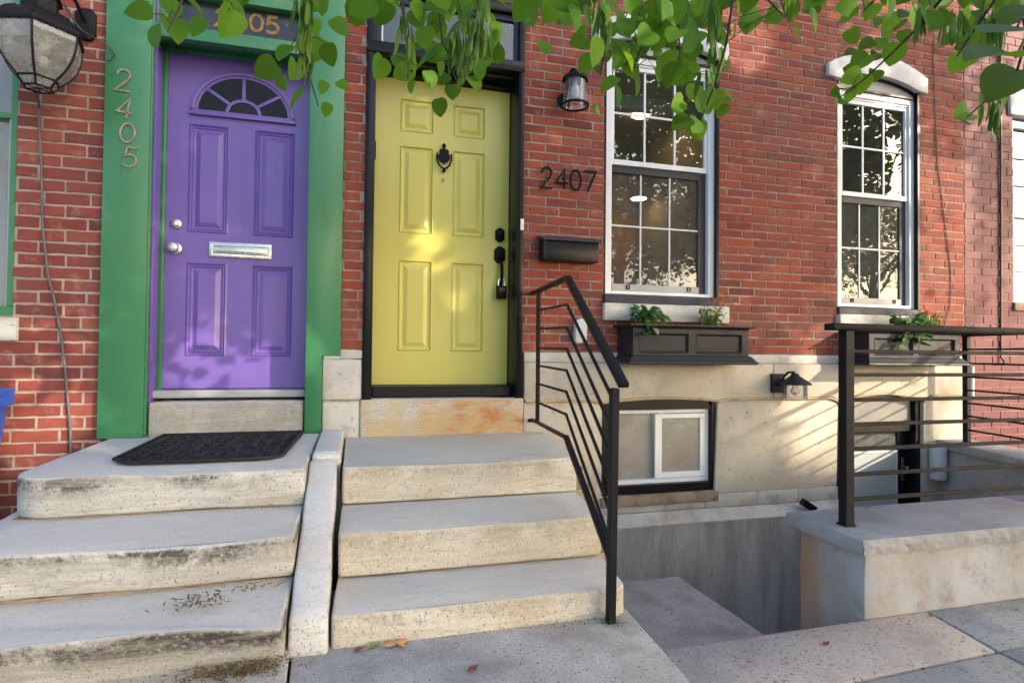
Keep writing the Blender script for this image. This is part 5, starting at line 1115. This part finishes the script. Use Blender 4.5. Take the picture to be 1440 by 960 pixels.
k = MB(); limb(k, [(5.7,-4.75,-.05),(5.68,-4.73,.6),(5.72,-4.7,1.4),(5.6,-4.66,2.3),(5.4,-4.6,3.0)], .14, .09, 12); k.build('trunk', M['bark'], tr, smooth=True)
br = MB()
limb(br, [(5.5,-4.63,2.7),(4.3,-4.2,3.35),(3.2,-3.6,3.25),(2.4,-2.9,2.75)], .05, .016); 
limb(br, [(5.4,-4.6,3.0),(5.2,-4.5,3.8),(5.4,-4.3,4.8)], .07, .02); limb(br, [(5.45,-4.6,2.9),(6.6,-4.5,3.6),(8.0,-4.6,4.2),(9.2,-4.8,4.9)], .055, .012)
limb(br, [(4.3,-4.2,3.35),(3.9,-3.9,3.8),(3.6,-3.9,4.5)], .035, .012); limb(br, [(5.2,-4.5,3.8),(4.2,-4.6,4.6),(3.6,-4.8,5.0)], .035, .01)
limb(br, [(5.2,-4.5,3.8),(6.2,-4.9,4.8),(6.8,-5.0,5.4)], .035, .01)
main = TWIGS[0]; limb(br, [(2.4,-2.9,2.75)]+list(main), .014, .005, 7)
for tw in TWIGS[-3:]:
    q = Vector(tw[0]); limb(br, [(3.2,-3.6,3.25), (1.9,-3.75,2.3), q+Vector((.35,-.12,.22)), q], .012, .004, 6)
for tw in TWIGS[1:]: limb(br, tw, .0050, .0020, 6)
allp = []
for tw in TWIGS:
    for i in range(len(tw)-1):
        a, b = Vector(tw[i]), Vector(tw[i+1])
        for q in range(12): allp.append(a.lerp(b, q/12))
lf = MB()
rg = random.Random(4)
LV = list(LEAVES); HIGH = set(LEAVES[-60:])
for (x, y, z, s_, rot) in LEAVES:
    if y > -2.85 and rg.random() < (.5 if .1 < x < 1.2 else (.2 if x > 1.2 else 0)): LV.append((x+rg.gauss(0,.05), y+rg.gauss(0,.07), z+abs(rg.gauss(0,.035)), s_*rg.uniform(.75,1), rot+rg.uniform(-60,60)))
for (x, y, z, s_, rot) in LV:
    if (x, y, z, s_, rot) in HIGH and lets_sun(Vector((x, y, z)), .08): continue
    c = Vector((x, y, z)); a = R(rot+rg.uniform(-10, 10))
    d = Vector((math.sin(a), rg.uniform(-.45,.45), -math.cos(a))).normalized()
    n = Vector((rg.uniform(-1.2,1.2), -1, rg.uniform(-.6,2.0)))
    if y < -2.85: n = Vector((.15, -.55, 1)); d = Vector((math.sin(a), -.25, -math.cos(a)*.8)).normalized()
    base = c-d*s_*.45
    s_ *= rg.uniform(.68,1.0) if y > -2.85 else 1.05
    leaf_quad(lf, base, d, n, s_, s_*(.98 if y > -2.85 else .52), rg.uniform(.05,.45), .5, rg.uniform(.0,.3), True)
    if y < -2.85: lf.r[-14:] = [0.0]*14  # near leaves set darkest, their shade put into the leaf colour
    near = min(allp, key=lambda p: (p-base).length)
    if (near-base).length < .22: br.tube([base+d*.004, base.lerp(near, .5)+Vector((0,0,.012)), near], .0013, 5)
br.build('branch', M['twig'], tr, smooth=True)
# bulk of the crown, above and beside the picture; shades the housefronts
cl = 0
rg2 = random.Random(12)
while cl < 700:
    p = Vector((rg2.uniform(2.6,10.3), rg2.uniform(-6.3,-3.5), rg2.uniform(2.45,6.4)))
    e = ((p.x-5.3)/2.9)**2+((p.y+4.7)/1.7)**2+((p.z-4.2)/1.9)**2
    if e > 1 and ((p.x-8.7)/1.7)**2+((p.y+4.8)/1.2)**2+((p.z-4.7)/1.5)**2 > 1: continue
    cl += 1
    for i in range(34):
        q = p+Vector((rg2.gauss(0,.17), rg2.gauss(0,.17), rg2.gauss(0,.14)))
        if q.z < 2.4 or q.y > -3.35: continue
        if lets_sun(q, .09) and rg2.random() < .985: continue
        d = Vector((rg2.uniform(-1,1), rg2.uniform(-1,1), rg2.uniform(-1,.2))).normalized(); n = Vector((rg2.uniform(-.7,.7), rg2.uniform(-.7,.7), 1))
        n = (n-d*n.dot(d)).normalized(); s2 = d.cross(n); L = rg2.uniform(.085,.12)
        lf.cr = rg2.random()
        lf.add([q, q+d*L*.35-s2*L*.48, q+d*L*.75-s2*L*.32, q+d*L, q+d*L*.75+s2*L*.32, q+d*L*.35+s2*L*.48], [(0,1,2,3),(0,3,4,5)])
lf.cr = None
lf.build('crown', M['leaf'], tr, smooth=True)
pd_ = MB(); rg = random.Random(9)
for (x, y, z) in [(a+rg.gauss(0,.008)*q, b+rg.gauss(0,.012)*q, c+rg.gauss(0,.02)*q) for (a, b, c) in PODS for q in (0, 1)]:
    p = Vector((x, y, z)); L = rg.uniform(.06,.10); d = Vector((rg.uniform(-.22,.22), rg.uniform(-.2,.2), -1)).normalized()
    s2 = Vector((math.cos(rg.uniform(0,3.1)), math.sin(rg.uniform(0,3.1)), 0)); pd_.cr = rg.random()
    n = d.cross(s2).normalized(); W = rg.uniform(.0055,.0085); vs = [p+Vector((0,0,.012))]; 
    rows = [(0.0,.15),(.15,.8),(.5,1),(.85,.75),(1,.1)]
    vs = []
    for (a, w) in rows:
        c = p+d*L*a+n*(.004*math.sin(a*3))
        vs += [c-s2*W*w, c+n*.0018*w, c+s2*W*w, c-n*.0018*w]
    fs = []
    for i in range(4):
        fs += [(4*i+q, 4*i+(q+1) % 4, 4*i+4+(q+1) % 4, 4*i+4+q) for q in range(4)]
    pd_.add(vs, fs); pd_.cr = .3; pd_.tube([p, p+Vector((rg.uniform(-.006,.006), 0, .02))], .0008, 4)
pd_.cr = None
pd_.build('seed_pods', M['pod'], tr, smooth=True)['kind'] = 'stuff'
# trees across the street, mirrored in the panes; two are added unseen for shade
def far_tree(x, y, h, seed, label, dens=18):
    rg = random.Random(seed)
    t = thing('street_tree', (x, y, 0), label, 'tree', 'street trees across the road')
    k = MB(); limb(k, [(x,y,-.05),(x+.05,y,1.5),(x-.1,y+.1,3.2),(x+.1,y,h*.6)], .24, .12, 10)
    tips = []
    for i in range(12):
        a = rg.uniform(0, 6.28); z0 = rg.uniform(2.6, h*.58); r = rg.uniform(1.4, 3.0)
        e = Vector((x+r*math.cos(a), y+r*math.sin(a), z0+rg.uniform(1.2, 3.0)))
        m = Vector((x, y, z0)).lerp(e, .5)+Vector((0,0,.25)); limb(k, [(x, y, z0), m, e], .07, .02, 7); tips += [m, e, e, m.lerp(e,.5)]
    k.build('trunk', M['bark'], t, smooth=True)
    lf = MB()
    for p in tips:
        for c in range(5):
            q0 = p+Vector((rg.gauss(0,.55), rg.gauss(0,.5), rg.gauss(0.2,.5)))
            for i in range(dens):
                q = q0+Vector((rg.gauss(0,.22), rg.gauss(0,.22), rg.gauss(0,.18)))
                if lets_sun(q, .13): continue
                d = Vector((rg.uniform(-1,1), rg.uniform(-1,1), rg.uniform(-1,.3))).normalized(); n = Vector((rg.uniform(-.8,.8), rg.uniform(-.8,.8), 1)); s2 = d.cross(n).normalized(); L = rg.uniform(.09,.17)
                lf.cr = rg.random(); lf.add([q, q+d*L*.5-s2*L*.4, q+d*L, q+d*L*.5+s2*L*.4], [(0,1,2,3)])
    lf.build('crown', M['leaf_far'], t)
far_tree(1.0, -14.5, 8.5, 1, 'tall leafy street tree mirrored in the window nearer the yellow door')
far_tree(9.5, -16.0, 9.0, 2, 'leafy street tree across the road between the two mirrored ones', 40)
far_tree(15.6, -14.0, 10.0, 6, 'dense unseen tree added along the road to shade the sidewalk', 95)  # unseen tree added to keep low sun off the pit wall and slabs
far_tree(13.2, -15.5, 9.0, 8, 'broad unseen tree added beside the densest one for shade', 75)  # added out of view as well, thickened to block more of the sun
far_tree(20.8, -15.5, 13.0, 9, 'tall leafy street tree mirrored in the window behind the rail fence', 34)
far_tree(-6.5, -14.5, 8.0, 5, 'leafy street tree mirrored in the big lantern')

# ================================================================== LIGHT + CAMERA
W = bpy.data.worlds.new('World'); SC.world = W; W.use_nodes = True
t = W.node_tree; bg = t.nodes['Background']
sky = t.nodes.new('ShaderNodeTexSky'); sky.sky_type = 'NISHITA'; sky.sun_disc = False
EL = math.asin(SUN.z); sky.sun_elevation = EL; sky.sun_rotation = math.atan2(SUN.x, SUN.y)
sky.air_density = .8; sky.dust_density = 2.0; sky.ozone_density = .4
t.links.new(sky.outputs[0], bg.inputs['Color']); bg.inputs['Strength'].default_value = .15
sl_ = bpy.data.lights.new('sun', 'SUN'); sl_.energy = 2.0; sl_.angle = R(.5); sl_.color = (1, .85, .67)
so = bpy.data.objects.new('sun', sl_); COL.objects.link(so); so.rotation_euler = (-SUN).to_track_quat('-Z', 'Y').to_euler(); so.location = (6, -6, 6)

cd = bpy.data.cameras.new('camera'); cam = bpy.data.objects.new('camera', cd); COL.objects.link(cam)
cd.sensor_width = 36; cd.lens = 20.37; cd.clip_start = .02; cd.clip_end = 500
rx = Vector((0.96524409, -0.26115013, 0.01022007)); uy = Vector((-0.01473283, -0.01532843, 0.99977397)); fw = Vector((0.26093444, 0.96517649, 0.01864315))
mw = Matrix((rx, uy, -fw)).transposed().to_4x4(); mw.translation = Vector((0, -3.671, 1.0)); cam.matrix_world = mw
SC.camera = cam
vs_ = SC.view_settings; vs_.view_transform = 'Standard'; vs_.look = 'None'; vs_.exposure = 1.78; vs_.gamma = 1
vs_.use_curve_mapping = False
SC.render.engine = 'CYCLES'
SC.cycles.max_bounces = 8; SC.cycles.transparent_max_bounces = 16; SC.cycles.use_denoising = True
SC.cycles.sample_clamp_indirect = 6
SC.render.resolution_x = 1024; SC.render.resolution_y = 682
